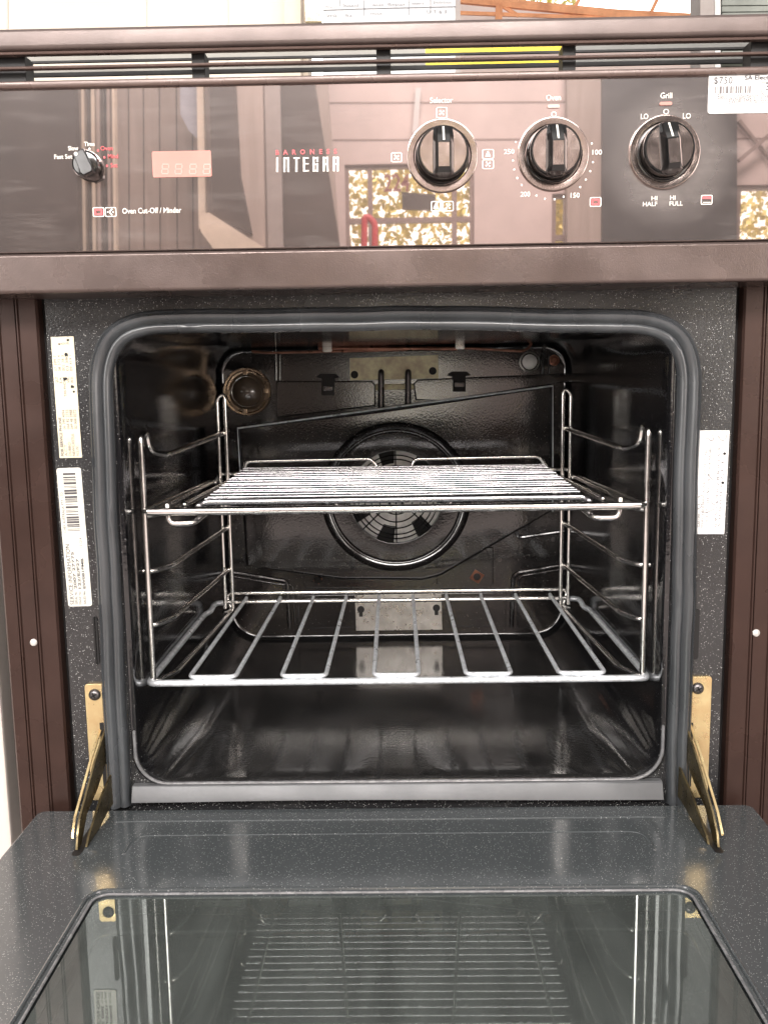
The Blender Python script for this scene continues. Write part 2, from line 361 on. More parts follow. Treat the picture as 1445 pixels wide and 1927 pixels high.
# side trims: extruded profile with two grooves
def trim(inner_top, inner_bot, sign):
    xi = (P(*inner_top, YF).x + P(*inner_bot, YF).x)/2
    wdt = 0.0435
    z0, z1 = 0.10, P(722, 520, 0).z
    prof = []                                # (distance from inner edge, y)
    prof += [(0.0, 0.012), (0.0, -0.004), (0.0015, -0.006)]
    for gx in (wdt*0.36, wdt*0.70):
        prof += [(gx-0.0012, -0.006), (gx-0.0004, -0.0075), (gx+0.0006, -0.0075), (gx+0.0009, -0.0045), (gx+0.0016, -0.0045), (gx+0.0022, -0.006)]
    prof += [(wdt-0.0015, -0.006), (wdt, -0.0045), (wdt, 0.012)]
    bm = bmesh.new()
    a = [bm.verts.new((xi+sign*d, y, z0)) for d, y in prof]; b = [bm.verts.new((xi+sign*d, y, z1)) for d, y in prof]
    for i in range(len(a)-1): bm.faces.new((a[i], a[i+1], b[i+1], b[i]))
    bm.faces.new(a); bm.faces.new(b[::-1])
    o = finish('side_trim', bm, 'trim', oven, 20)
    for px in (((64, 1209),) if sign < 0 else ((1422, 1191),)):
        q = P(*px, -0.0062); b2 = bmesh.new(); lathe(b2, q, [(0.0031, -0.0004), (0.0028, 0.0006), (0.0018, 0.0012), (0, 0.0014)], 20)
        finish('plug', b2, 'plug', o)
    return xi
xl = trim((71, 560), (137, 1450), -1)
xr = trim((1396, 560), (1358, 1450), 1)

# speckled front frame with rounded opening
ZF0, ZF1 = ZB-0.030, P(722, 500, 0).z
inner = rrect(XCAV-HW-0.0005, XCAV+HW+0.0005, ZB-0.001, ZT+0.001, 0.026, 0.03, 12)
cx, cz = XCAV, (ZB+ZT)/2
def outer_pt(x, z, x0, x1, z0, z1):
    dx, dz = x-cx, z-cz; t = 1e9
    if dx > 0: t = min(t, (x1-cx)/dx)
    if dx < 0: t = min(t, (x0-cx)/dx)
    if dz > 0: t = min(t, (z1-cz)/dz)
    if dz < 0: t = min(t, (z0-cz)/dz)
    return (cx+dx*t, cz+dz*t)
bm = bmesh.new()
x0, x1 = xl+0.004, xr-0.004
io = [bm.verts.new((x, YF, z)) for x, z in inner]
oo = [bm.verts.new((*(lambda q: (q[0], YF, q[1]))(outer_pt(x, z, x0, x1, ZF0, ZF1)),)) for x, z in inner]
n = len(io)
for i in range(n): bm.faces.new((io[i], io[(i+1) % n], oo[(i+1) % n], oo[i]))
cn = [(x1, ZF0), (x1, ZF1), (x0, ZF1), (x0, ZF0)]
for k, (X, Z) in enumerate(cn):              # fill the corners
    best = None
    for i in range(n):
        a, b = oo[i].co, oo[(i+1) % n].co
        if abs(a.x-b.x) > 1e-5 and abs(a.z-b.z) > 1e-5 and abs((a.x if abs(a.x-X) < 1e-5 else b.x)-X) < 1e-5 and abs((a.z if abs(a.z-Z) < 1e-5 else b.z)-Z) < 1e-5:
            best = i
    if best is not None:
        bm.faces.new((oo[best], oo[(best+1) % n], bm.verts.new((X, YF, Z))))
bmesh.ops.recalc_face_normals(bm, faces=bm.faces[:])
r = bmesh.ops.extrude_face_region(bm, geom=bm.faces[:])
bmesh.ops.translate(bm, verts=[v for v in r['geom'] if isinstance(v, bmesh.types.BMVert)], vec=(0, 0.004, 0))
front = finish('front_frame', bm, 'speckle', oven, 30)
# gap strips either side of the frame, sunk behind it
for xa in (xl-0.010, xr-0.0039):
    bm = bmesh.new(); box(bm, xa, xa+0.0139, 0.006, 0.012, ZF0, ZF1); finish('frame_gap', bm, 'dark', oven)
# pressed slots in the frame
for (u0, u1, v0, v1) in ((175, 189, 1160, 1250), (1298, 1312, 1145, 1240)):
    bm = bmesh.new(); a, b = P(u0, v0, YF), P(u1, v1, YF)
    a.z, b.z = max(a.z, b.z), min(a.z, b.z)
    prism(bm, [(x, YF-0.0012, z) for x, z in rrect(a.x, b.x, b.z, a.z, 0.0022, 0.0022, 5)], (0, 0.001, 0))
    finish('locating_slot', bm, 'dark', front)

# cavity liner: lofted rounded rectangles, flared lip at the mouth
bm = bmesh.new()
def loop(bm, e, y, rb, rt):
    return [bm.verts.new((x, y, z)) for x, z in rrect(XCAV-HW-e, XCAV+HW+e, ZB-e, ZT+e, rb, rt, 12)]
rings = [loop(bm, 0.0046, -0.0006, 0.030, 0.034), loop(bm, 0.0042, -0.0022, 0.030, 0.034), loop(bm, 0.002, -0.0030, 0.028, 0.032), loop(bm, -0.0006, -0.0022, 0.026, 0.030),
         loop(bm, -0.0022, 0.002, 0.026, 0.030), loop(bm, -0.0018, 0.02, 0.030, 0.030), loop(bm, -0.001, 0.10, 0.042, 0.032), loop(bm, -0.001, YB-0.008, 0.042, 0.030), loop(bm, -0.0018, YB-0.003, 0.042, 0.030), loop(bm, -0.0035, YB-0.0008, 0.041, 0.029), loop(bm, -0.006, YB, 0.040, 0.028)]
for a, b in zip(rings, rings[1:]):
    for i in range(len(a)): bm.faces.new((a[i], a[(i+1) % len(a)], b[(i+1) % len(a)], b[i]))
cavity = finish('oven_cavity', bm, 'cavity', oven, 40)
bm = bmesh.new(); bm.faces.new([bm.verts.new((x, YB, z)) for x, z in rrect(XCAV-HW+0.006, XCAV+HW-0.006, ZB+0.006, ZT-0.006, 0.040, 0.028, 12)])
finish('back_wall', bm, 'back', cavity)
bm = bmesh.new(); lp = [(x, -0.0032, z) for x, z in rrect(XCAV-HW-0.0012, XCAV+HW+0.0012, ZB-0.0012, ZT+0.0012, 0.027, 0.031, 12)]
lo_ = [p_ for p_ in lp if p_[2] < (ZB+ZT)/2]; lo_ = lo_[13:]+lo_[:13] if len(lo_) == 26 else lo_
lo_ = [(lo_[0][0], lo_[0][1], ZB+0.045)]+lo_+[(lo_[-1][0], lo_[-1][1], ZB+0.045)]
tube(bm, lo_, 0.0014, 8); finish('mouth_lip_highlight', bm, 'lip', cavity)  # paler bead paints in the highlight along the cavity's lower edge
# shallow pressings in the side walls
for s in (-1, 1):
    bm = bmesh.new()
    X = XCAV+s*(HW+0.0005)
    for zz in (ZB+0.085, ZB+0.185):
        pts = [(X, 0.05, zz), (X, 0.30, zz), (X, 0.315, zz+0.012), (X, 0.30, zz+0.024), (X, 0.05, zz+0.024), (X, 0.035, zz+0.012)]
        prism(bm, pts if s < 0 else pts[::-1], (0, 0, 0.00001)) if False else None
        tube(bm, fillet(pts+[pts[0]], 0.006), 0.0016, 8)
    finish('side_pressing', bm, 'cavity', cavity)

# door gasket: ribbed rubber profile swept round an inverted U
path = fillet([P(229, 1511, 0), P(208, 1100, 0), P(189, 609, 0), P(742, 598, 0), P(1296, 606, 0), P(1283, 1100, 0), P(1272, 1507, 0)], 0.047, 12)
prof = [(-0.0092, 0.0005), (-0.0095, -0.004), (-0.0080, -0.0075), (-0.0052, -0.0092), (-0.0030, -0.0085), (-0.0022, -0.0072), (-0.0014, -0.0088), (0.0012, -0.0118), (0.0042, -0.0122), (0.0056, -0.0102), (0.0063, -0.0088), (0.0070, -0.0096), (0.0084, -0.0080), (0.0092, -0.0040), (0.0092, 0.0005)]
bm = bmesh.new(); rings = []
dense = []
for a, b in zip(path, path[1:]):
    k = max(1, int((b-a).length/0.012))
    dense += [a.lerp(b, i/k) for i in range(k)]
dense.append(path[-1])
for i, q in enumerate(dense):
    t = (dense[min(i+1, len(dense)-1)]-dense[max(i-1, 0)]); t.y = 0; t.normalize()
    nn = Vector((-t.z, 0, t.x))              # outwards
    wob = 0.0004*math.sin(i*0.31)+0.0002*math.sin(i*0.83+1)
    rings.append([bm.verts.new((q.x+nn.x*(d+wob), y*(1+wob*60), q.z+nn.z*(d+wob))) for d, y in prof])
for a, b in zip(rings, rings[1:]):
    for i in range(len(a)-1): bm.faces.new((a[i], a[i+1], b[i+1], b[i]))
bm.faces.new(rings[0]); bm.faces.new(rings[-1][::-1])
finish('door_gasket', bm, 'gasket', oven, 50)
# bottom seal strip, slightly bowed
bm = bmesh.new(); a, b = P(248, 1511, -0.012), P(1248, 1505, -0.012); zt = P(742, 1474, -0.006).z
K = 16; rows = []
for i in range(K+1):
    t = i/K; x = a.x+(b.x-a.x)*t; zb = a.z+(b.z-a.z)*t+0.0016*math.sin(math.pi*t)*(0.6+0.4*math.sin(5*t))
    rows.append([bm.verts.new(c) for c in ((x, -0.0005, zt), (x, -0.006, zt), (x, -0.0075, zt-0.0012), (x, -0.0115, zb+0.002), (x, -0.0122, zb), (x, -0.0005, zb))])
for r0, r1 in zip(rows, rows[1:]):
    for i in range(6): bm.faces.new((r0[i], r0[(i+1) % 6], r1[(i+1) % 6], r1[i]))
bm.faces.new(rows[0]); bm.faces.new(rows[-1][::-1])
finish('bottom_seal', bm, 'seal', oven, 30)

# ---------------------------------------------------------------- back wall fittings
def plate(name, pts, y, th, m, parent, bev=0.001):
    bm = bmesh.new(); prism(bm, [P(u, v, y) for u, v in pts], (0, th, 0), bev); return finish(name, bm, m, parent, 40)
# raised fan cover with a round hole
YC = YB-0.036
poly = [(447, 806), (1040, 726), (1040, 962), (830, 1085), (795, 1094), (640, 1092), (462, 1066)]
W = [P(u, v, YC) for u, v in poly]
fc = P(745, 936, YC); RH = 88*(D+YC)/F; RR = 132*(D+YC)/F
def ray_poly(a):
    dx, dz = math.cos(a), math.sin(a); best = None
    for i in range(len(W)):
        p, q = W[i], W[(i+1) % len(W)]
        ex, ez = q.x-p.x, q.z-p.z; det = dx*(-ez)+ex*dz
        if abs(det) < 1e-12: continue
        t = ((p.x-fc.x)*(-ez)+ex*(p.z-fc.z))/det; s = (dx*(p.z-fc.z)-dz*(p.x-fc.x))/det
        if t > 0 and -1e-6 <= s <= 1+1e-6 and (best is None or t < best): best = t
    return best
angs = sorted([2*math.pi*k/120 for k in range(120)] + [math.atan2(p.z-fc.z, p.x-fc.x) % (2*math.pi) for p in W])
bm = bmesh.new(); rows = []
for a in angs:
    t = ray_poly(a); c, s = math.cos(a), math.sin(a); col = []
    def at(r, y): return bm.verts.new((fc.x+c*r, y, fc.z+s*r))
    rr = [(RH-0.0005, YC+0.006), (RH, YC+0.0008), (RH+0.001, YC)]
    k = min(RR, t*0.93)
    h = 1.0 if k == RR else 0.0
    rr += [(k-0.0068, YC), (k-0.0050, YC-0.0020*h), (k-0.0036, YC-0.0022*h), (k-0.0018, YC+0.0004*h), (k+0.0012, YC-0.0006*h), (k+0.0034, YC-0.0026*h), (k+0.0050, YC-0.0020*h), (k+0.0066, YC), (t-0.0050, YC), (t-0.0030, YC+0.0006), (t-0.0013, YC+0.0020), (t-0.0003, YC+0.0042), (t, YC+0.007), (t+0.0004, YB-0.0005)]
    rr = [(min(r_, t+0.0004), y_) for r_, y_ in rr]
    rows.append([at(*x) for x in rr])
for i in range(len(rows)):
    a, b = rows[i], rows[(i+1) % len(rows)]
    for j in range(len(a)-1):
        try: bm.faces.new((a[j], a[j+1], b[j+1], b[j]))
        except ValueError: pass
bmesh.ops.remove_doubles(bm, verts=bm.verts[:], dist=1e-6)
cover = finish('fan_cover', bm, 'back', oven, 40)
bm = bmesh.new(); tube(bm, [p_+Vector((0, 0.0012, 0)) for p_ in (W[6].lerp(W[0], 0.5), W[0], W[1], W[2])], 0.0011, 8); finish('cover_edge_highlight', bm, 'chrome_dull', cover)  # bright bead standing for the highlight on the cover's edge
bm = bmesh.new()
k = (D+YC)/F
for rp in (17, 33, 48, 60, 72, 80):
    tube(bm, [(fc.x+rp*k*math.cos(a), YC+0.003, fc.z+rp*k*math.sin(a)) for a in [2*math.pi*i/48 for i in range(49)]], 0.0009, 6)
for a in (90, 18, 162, 234-10, 270, 316):
    a = math.radians(a); tube(bm, [(fc.x+6*k*math.cos(a), YC+0.0045, fc.z+6*k*math.sin(a)), (fc.x+91*k*math.cos(a), YC+0.0045, fc.z+91*k*math.sin(a))], 0.0010, 6)
finish('fan_guard', bm, 'black', cover)
bm = bmesh.new()                             # fan: pressed disc with upright blades
lathe(bm, (fc.x, YB-0.010, fc.z), [(0.040, -0.0005), (0.040, 0.0005), (0.012, 0.0005), (0.010, 0.006), (0.004, 0.008), (0, 0.008)], 40)
for i in range(7):
    a0 = math.radians(i*51.43+12); a1 = a0+math.radians(30)
    def q(r, a, y): return (fc.x+r*math.cos(a), y, fc.z+r*math.sin(a))
    prism(bm, [q(0.036, a0, YB-0.0112), q(0.064, a0-0.05, YB-0.014), q(0.064, a1-0.05, YB-0.0095), q(0.036, a1, YB-0.0108)], (0, 0.0009, 0))
finish('fan', bm, 'fan', oven, 30)
bm = bmesh.new(); lathe(bm, (fc.x, YB-0.0015, fc.z), [(0.07, 0.0), (0.07, 0.0006), (0, 0.0006)], 40); finish('fan_recess', bm, 'dark', cover)

# lamp
lc = P(466, 737, YB); k = (D+YB)/F
bm = bmesh.new(); lathe(bm, lc, [(45*k, -0.0005), (45*k, 0.003), (43.5*k, 0.0045), (40*k, 0.0042), (38*k, 0.002), (33*k, 0.001)], 40)
lamp = finish('oven_lamp', bm, 'bronze', oven)
bm = bmesh.new(); lathe(bm, lc, [(35*k, 0.0005), (33*k, 0.004), (29*k, 0.0065), (27*k, 0.006), (22*k, 0.009), (14*k, 0.0122), (6*k, 0.0135), (0, 0.0138)], 40); finish('lamp_glass', bm, 'lampglass', lamp)
for a in (2, 92, 182, 262):
    bm = bmesh.new(); a = math.radians(a); x, z = lc.x+36*k*math.cos(a), lc.z+36*k*math.sin(a)
    box(bm, x-0.003, x+0.003, lc.y-0.0062, lc.y-0.001, z-0.003, z+0.003, 0.0008)
    finish('lamp_clip', bm, 'bronze', lamp)
# heat shield plates over the element, with their tabs
for pts, tab in (([(519, 717), (700, 717), (706, 724), (706, 764), (520, 786)], (617, 712, 744)), ([(778, 722), (786, 714), (1074, 702), (1074, 718), (830, 753), (782, 753)], (864, 708, 737))):
    bm = bmesh.new(); prism(bm, [P(u_, v_, YB-0.0105 if v_ < 733 and (u_ < 1000 or v_ < 710) else YB-0.0112) for u_, v_ in pts], (0, 0.0062, 0), 0.0016); s = finish('heat_shield', bm, 'back', oven, 40)
    u, v0, v1 = tab
    bm = bmesh.new(); prism(bm, [P(u+dx, v, YB-0.0120) for dx, v in ((-12, v1), (12, v1), (12, v0), (22, v0-2), (14, v0-9), (-14, v0-9), (-22, v0-2), (-12, v0))][::-1], (0, 0.0003, 0)); finish('tab_slot', bm, 'dark', s)
    bm = bmesh.new(); a, b = P(u-9, v1-17, YB-0.014), P(u+9, v1-9, YB-0.014); box(bm, a.x, b.x, YB-0.0150, YB-0.0122, b.z, a.z, 0.001); finish('tab', bm, 'screw', s)
# element bracket and its two rods
br = plate('element_bracket', [(658, 674), (824, 668), (825, 712), (659, 716)], YB-0.013, 0.002, 'brass', oven, 0.0004)
for u, v in ((667, 705), (814, 698)):
    bm = bmesh.new(); c = P(u, v, YB-0.0131); lathe(bm, c, [(7*k, 0), (7*k, 0.0002), (0, 0.0002)], 20)
    finish('screw_hole', bm, 'dark', br)
for u in (717, 768):
    bm = bmesh.new(); a = P(u, 700, YB-0.008); b = P(u, 700, YB-0.019); c = P(u, 792, YB-0.018)
    tube(bm, fillet([a, b, c], 0.006), 0.0037, 12); finish('element_rod', bm, 'screw', oven)
bm = bmesh.new(); a, b = P(706, 723, YB-0.006), P(782, 733, YB-0.006); box(bm, a.x, b.x, YB-0.0075, YB-0.0005, b.z, a.z, 0.0012); finish('element_rail', bm, 'brass', oven)
# capillary and clips
bm = bmesh.new(); tube(bm, fillet([P(474, 661, YB-0.006), P(500, 664, YB-0.006), P(760, 658, YB-0.006), P(880, 655, YB-0.006), P(985, 661, YB-0.006), P(1000, 650, YB-0.007), P(999, 620, YB-0.012)], 0.008), 0.0017, 8)
cap = finish('capillary_tube', bm, 'copper', oven)
bm = bmesh.new(); a, b = P(600, 655, YB-0.007), P(880, 660, YB-0.007); tube(bm, [a, P(860, 656, YB-0.007)], 0.0026, 8); finish('thermostat_bulb', bm, 'copper', oven)
for u, v in ((616, 655), (865, 650)):
    bm = bmesh.new(); c = P(u, v, YB-0.006); box(bm, c.x-0.006, c.x+0.006, YB-0.0105, YB-0.0003, c.z-0.005, c.z+0.005, 0.002); finish('tube_clip', bm, 'galv', oven)
# button and bolt top right
c = P(996, 681, YB); bm = bmesh.new(); lathe(bm, c, [(19*k, -0.0003), (19*k, 0.0015), (17*k, 0.0022), (16*k, 0.001)], 28); q0 = finish('stud_collar', bm, 'galv', oven)
bm = bmesh.new(); lathe(bm, c, [(14*k, 0), (13.5*k, 0.003), (9*k, 0.0045), (0, 0.005)], 28); finish('stud', bm, 'fan', q0)
c = P(1042, 678, YB); bm = bmesh.new(); lathe(bm, c, [(10*k, -0.0003), (10*k, 0.001), (7*k, 0.0016), (5*k, 0.0004), (0, 0.0004)], 20); finish('bolt', bm, 'copper', oven)
# raised swages pressed in the back wall
def swage(pts, r=0.0022, y=YB, m='back'):
    bm = bmesh.new(); tube(bm, fillet([P(u, v, y) for u, v in pts], 0.006), r, 10); return finish('pressed_rib', bm, m, cavity)
swage([(519, 655), (520, 716)]); swage([(527, 668), (527, 716)], 0.0014)
swage([(1034, 632), (1022, 655), (1019, 704)], 0.0026); swage([(1032, 660), (1032, 703)], 0.0016)
swage([(440, 1077), (536, 1093), (541, 1098), (545, 1180)], 0.0030); swage([(440, 1085), (528, 1100), (551, 1100), (556, 1180)], 0.0014)
swage([(1075, 1060), (972, 1078), (965, 1086), (962, 1180)], 0.0030); swage([(1075, 1068), (980, 1084), (975, 1092), (974, 1180)], 0.0014)
swage([(1060, 1000), (975, 1012), (970, 1000)], 0.0026)
plate('raised_pad', [(821, 1030), (928, 1030), (928, 1098), (922, 1106), (828, 1108), (821, 1100)], YB-0.003, 0.0028, 'back', oven, 0.0014)
plate('raised_pad', [(571, 1070), (640, 1070), (690, 1080), (690, 1108), (578, 1108), (571, 1100)], YB-0.003, 0.0028, 'back', oven, 0.0014)
plate('raised_pad', [(560, 1120), (952, 1114), (952, 1180), (560, 1184)], YB-0.0022, 0.002, 'back', oven, 0.0016)
for u, v, s in ((897, 1085, 14), (598, 1091, 9)):
    c = P(u, v, YB-0.0035); bm = bmesh.new()
    prism(bm, [(c.x+s*k*math.cos(a)*1.05, c.y-0.0006, c.z+s*k*math.sin(a)) for a in [math.radians(12+90*i) for i in range(4)]][::-1], (0, 0.0016, 0), 0.0004); wsh = finish('diamond_washer', bm, 'copper', oven)
    bm = bmesh.new(); lathe(bm, (c.x, c.y-0.0006, c.z), [(7*k, 0), (7*k, 0.001), (3*k, 0.0014), (0, 0.0008)], 18); finish('rivet', bm, 'dark', wsh)
# bright zinc plate low in the middle
zp = plate('zinc_plate', [(668, 1120), (830, 1117), (832, 1185), (670, 1187)], YB-0.004, 0.0015, 'galv', oven, 0.0003)
for u, v in ((679, 1147), (821, 1144)):
    bm = bmesh.new(); c = P(u, v, YB-0.0041); lathe(bm, c, [(7*k, 0), (7*k, 0.0002), (0, 0.0002)], 18); box(bm, c.x-0.0024, c.x+0.0024, c.y-0.00022, c.y, c.z-0.0095, c.z-0.002); finish('keyhole', bm, 'dark', zp)
# small holes and bolts dotted over the back
for u, v in ((940, 1053), (1040, 1015), (905, 662)):
    bm = bmesh.new(); lathe(bm, P(u, v, YB), [(4*k, -0.0002), (3.4*k, 0.0010), (0, 0.0014)], 14); finish('pin', bm, 'screw', oven)

# ---------------------------------------------------------------- chrome shelf supports
R = 0.0024
def support(sgn):
    def X(x): return XCAV+sgn*x
    bm = bmesh.new(); zq = lambda v, y: P(742, v, y).z
    z_top = P(260, 820, 0.035).z; z_bot = P(275, 1288, 0.035).z
    zs = {}
    post_x, in_x, back_x = 0.2118, 0.1985, 0.186
    y0, y1, yb, yr = 0.035, 0.062, 0.292, 0.272
    zr = [P(300, 858, 0.05).z, P(268, 972, 0.035).z, P(262, 1077, 0.035).z, P(273, 1178, 0.035).z, P(278, 1284, 0.035).z]
    tube(bm, fillet([(X(post_x), y0, z_bot), (X(post_x), y0, z_top), (X(post_x-0.002), y0+0.012, z_top+0.002), (X(post_x-0.003), y0+0.015, zr[0]+0.004), (X(in_x+0.001), y0+0.030, zr[0]), (X(in_x), y1+0.010, zr[0]), (X(back_x), yb, zr[0]+0.008)], 0.008, 6), R+0.0003, 10)
    for i, z in enumerate(zr[1:]):
        xs = post_x+0.009 if i in (1,) else post_x
        tube(bm, fillet([(X(xs), y0+0.004, z), (X(post_x-0.004), y0+0.006, z), (X(in_x), y1, z), (X(back_x), yb, z+0.0005)], 0.01), R, 10)
    zt2, zb2 = zr[0]+0.045, zr[4]+0.006
    tube(bm, fillet([(X(0.1925), yr, zb2), (X(0.1925), yr, zt2), (X(0.1860), yr, zt2+0.005), (X(0.1840), yr, zt2), (X(0.1840), yr, zb2)], 0.004), R*0.92, 10)
    return finish('shelf_support', bm, 'chrome', oven, 60)
support(-1); support(1)

# ---------------------------------------------------------------- door
ZD = P(742, 1519, -0.015).z
dl, dr = PZ(75, 1524, ZD).x, PZ(1415, 1516, ZD).x
yb_, yf_ = -0.015, -0.455
gl, gr = PZ(178, 1685, ZD).x-0.001, PZ(1300, 1680, ZD).x+0.001
yg = PZ(742, 1676, ZD).y
bm = bmesh.new()
xm = (dl+dr)/2; hwD = (dr-dl)/2
cy_, c0 = (yb_+yf_)/2, xm
def rxy(x0, x1, y0, y1, r, z, n=8):
    return [(a, b, z) for a, b in rrect(x0, x1, y0, y1, r, r, n)]
def ring_mesh(bm, loops):
    L = [[bm.verts.new(p) for p in lp] for lp in loops]
    for a, b in zip(L, L[1:]):
        for i in range(len(a)): bm.faces.new((a[i], a[(i+1) % len(a)], b[(i+1) % len(a)], b[i]))
    return L
yfe = -0.40                                   # far edge of the glass
L = ring_mesh(bm, [rxy(dl, dr, yf_, yb_, 0.006, ZD-0.034), rxy(dl, dr, yf_, yb_, 0.006, ZD-0.002), rxy(dl+0.0006, dr-0.0006, yf_+0.0006, yb_-0.0006, 0.006, ZD-0.0006), rxy(dl+0.002, dr-0.002, yf_+0.002, yb_-0.002, 0.006, ZD),
                   rxy(gl-0.004, gr+0.004, yfe-0.004, yg+0.004, 0.0125, ZD), rxy(gl-0.002, gr+0.002, yfe-0.002, yg+0.002, 0.0115, ZD-0.0008), rxy(gl, gr, yfe, yg, 0.011, ZD-0.0012), rxy(gl+0.001, gr-0.001, yfe+0.001, yg-0.001, 0.0100, ZD-0.0030), rxy(gl+0.001, gr-0.001, yfe+0.001, yg-0.001, 0.0100, ZD-0.016)])
door = finish('oven_door', bm, 'door', oven, 30)
# bead round the glass
bm = bmesh.new(); e = 0.0012
lp = rxy(gl+e, gr-e, yfe+e, yg-e, 0.0100, ZD-0.0004, 10)
tube(bm, lp+[lp[0]], 0.0009, 8); finish('glass_bead', bm, 'lip', door)
bm = bmesh.new(); e = -0.0035
lp = rxy(gl+e, gr-e, yfe+e, yg-e, 0.0130, ZD-0.0002, 10)
tube(bm, lp+[lp[0]], 0.0014, 8); finish('glass_rim', bm, 'door', door)
bm = bmesh.new(); bm.faces.new([bm.verts.new(p) for p in rxy(gl+0.003, gr-0.003, yfe+0.003, yg-0.003, 0.009, ZD-0.0018)]); finish('door_glass', bm, 'doorglass', door, 0)
bm = bmesh.new(); bm.faces.new([bm.verts.new(p) for p in rxy(gl+0.0012, gr-0.0012, yfe+0.0012, yg-0.0012, 0.0098, ZD-0.016)]); finish('outer_glass', bm, 'black', door, 0)
bm = bmesh.new(); box(bm, dl+0.001, dr-0.001, yf_+0.001, yb_-0.001, ZD-0.040, ZD-0.0345); finish('outer_skin', bm, 'trim', door)
for u0, u1 in ((372, 456), (544, 626), (712, 795), (882, 964), (1056, 1136)):
    a, b = PZ(u0, 1694, ZD-0.004), PZ(u1, 1694, ZD-0.004); bm = bmesh.new()
    box(bm, a.x, b.x, yg-0.0105, yg-0.004, ZD-0.0048, ZD-0.0036, 0.0005); finish('glass_clip', bm, 'galv', door)
# pressed border line near the hinge
bm = bmesh.new()
a, b = PZ(240, 1546, ZD), PZ(1225, 1538, ZD)
tube(bm, fillet([(a.x-0.01, a.y-0.001, ZD-0.0008), (a.x, a.y, ZD-0.0008), (b.x, a.y, ZD-0.0008), (b.x+0.01, a.y-0.001, ZD-0.0008)], 0.01), 0.0016, 10)
finish('pressed_line', bm, 'door', door)
bm = bmesh.new()
yy0, yy1 = PZ(742, 1568, ZD).y, PZ(742, 1604, ZD).y
tube(bm, fillet([(a.x+0.012, yy1, ZD-0.0013), (a.x+0.012, yy0, ZD-0.0013), (b.x-0.012, yy0, ZD-0.0013), (b.x-0.012, yy1, ZD-0.0013)], 0.02, 10), 0.0019, 10)
finish('pressed_line', bm, 'door', door)

# ---------------------------------------------------------------- hinges
def hinge(sgn, pu0, pu1, pv0, pv1, scr, slotpx):
    h = bpy.data.objects.new('door_hinge', None); C.objects.link(h); attach(h, oven)
    a, b = P(pu0, pv0, -0.002), P(pu1, pv1, -0.002)
    bm = bmesh.new(); z1, z0 = a.z, b.z
    prism(bm, [(x, -0.0030, z) for x, z in rrect(min(a.x, b.x), max(a.x, b.x), z0, z1, 0.002, 0.0025, 4)], (0, 0.0025, 0), 0.0004)
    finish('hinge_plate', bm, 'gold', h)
    c = P(*scr, -0.003); bm = bmesh.new()
    lathe(bm, c, [(0.0050, 0), (0.0048, 0.0012), (0.0038, 0.0025), (0.0020, 0.0031), (0, 0.0033)], 24); sc = finish('screw', bm, 'screw', h)
    bm = bmesh.new(); ct, st = math.cos(0.5), math.sin(0.5)
    for dx, dz in ((ct, st), (-st, ct)):
        o_ = Vector((c.x, c.y-0.0031, c.z)); d1 = Vector((dx, 0, dz))*0.0026; d2 = Vector((-dz, 0, dx))*0.0006
        prism(bm, [o_+d1+d2, o_+d1-d2, o_-d1-d2, o_-d1+d2], (0, -0.0004, 0))
    finish('cross_recess', bm, 'dark', sc)
    e = PZ(*slotpx, ZD)                       # where the arm enters the door
    xo = e.x
    # slot in plate and in door
    bm = bmesh.new(); s0 = P(scr[0]+sgn*-14, 1360, -0.0031); s1 = P(scr[0]+sgn*-14, 1480, -0.0031)
    box(bm, s0.x-0.0022, s0.x+0.0024, -0.0034, -0.0030, s1.z, s0.z); finish('plate_slot', bm, 'dark', h)
    bm = bmesh.new(); prism(bm, [(x, y, ZD+0.0003) for x, y in rrect(xo-0.0034, xo+0.0034, e.y-0.006, -0.045, 0.003, 0.003, 5)], (0, 0, -0.0002)); finish('door_slot', bm, 'dark', door)
    zt = P(198, 1362, 0).z
    for dx, nm in ((-0.0062, 0), (0.0040, 1)):
        ox = xo+sgn*0.0030*-1 + (dx if sgn < 0 else -dx)*0.55
        bm = bmesh.new()
        pts = [(0.004, zt), (-0.030, zt-0.0185), (-0.072, zt-0.047), (e.y+0.004, ZD+0.010), (e.y+0.001, ZD+0.001), (e.y+0.010, ZD+0.0006), (-0.058, ZD+0.018), (-0.030, zt-0.043), (0.004, zt-0.026)] if nm == 0 else \
              [(0.004, zt-0.035), (-0.014, zt-0.040), (-0.040, ZD+0.022), (e.y+0.012, ZD+0.006), (e.y+0.006, ZD+0.0006), (-0.045, ZD+0.0008), (-0.028, ZD+0.004), (0.004, ZD+0.004)]
        prism(bm, [(ox, y, z) for y, z in pts], (0.0016*(-1 if sgn < 0 else 1), 0, 0), 0.0003)
        finish('hinge_arm', bm, 'shadegold', h)
    # bent top flange of the arm
    bm = bmesh.new()
    x0_, x1_ = sorted((xo+sgn*0.0040, xo+sgn*0.0058))
    vs = [(0.004, zt), (-0.030, zt-0.0185), (-0.072, zt-0.047), (e.y+0.004, ZD+0.010)]
    a_ = [bm.verts.new((x0_, y, z)) for y, z in vs]; b_ = [bm.verts.new((x1_, y, z)) for y, z in vs]
    c_ = [bm.verts.new((x0_, y+0.0004, z-0.0014)) for y, z in vs]; d_ = [bm.verts.new((x1_, y+0.0004, z-0.0014)) for y, z in vs]
    for i in range(3):
        bm.faces.new((a_[i], a_[i+1], b_[i+1], b_[i])); bm.faces.new((c_[i], d_[i], d_[i+1], c_[i+1]))
        bm.faces.new((a_[i], c_[i], c_[i+1], a_[i+1])); bm.faces.new((b_[i], b_[i+1], d_[i+1], d_[i]))
    finish('arm_flange', bm, 'gold', h)
    return h
hinge(-1, 160, 208, 1287, 1505, (179, 1307), (147, 1603))
hinge(1, 1284, 1330, 1273, 1500, (1312, 1295), (1349, 1598))

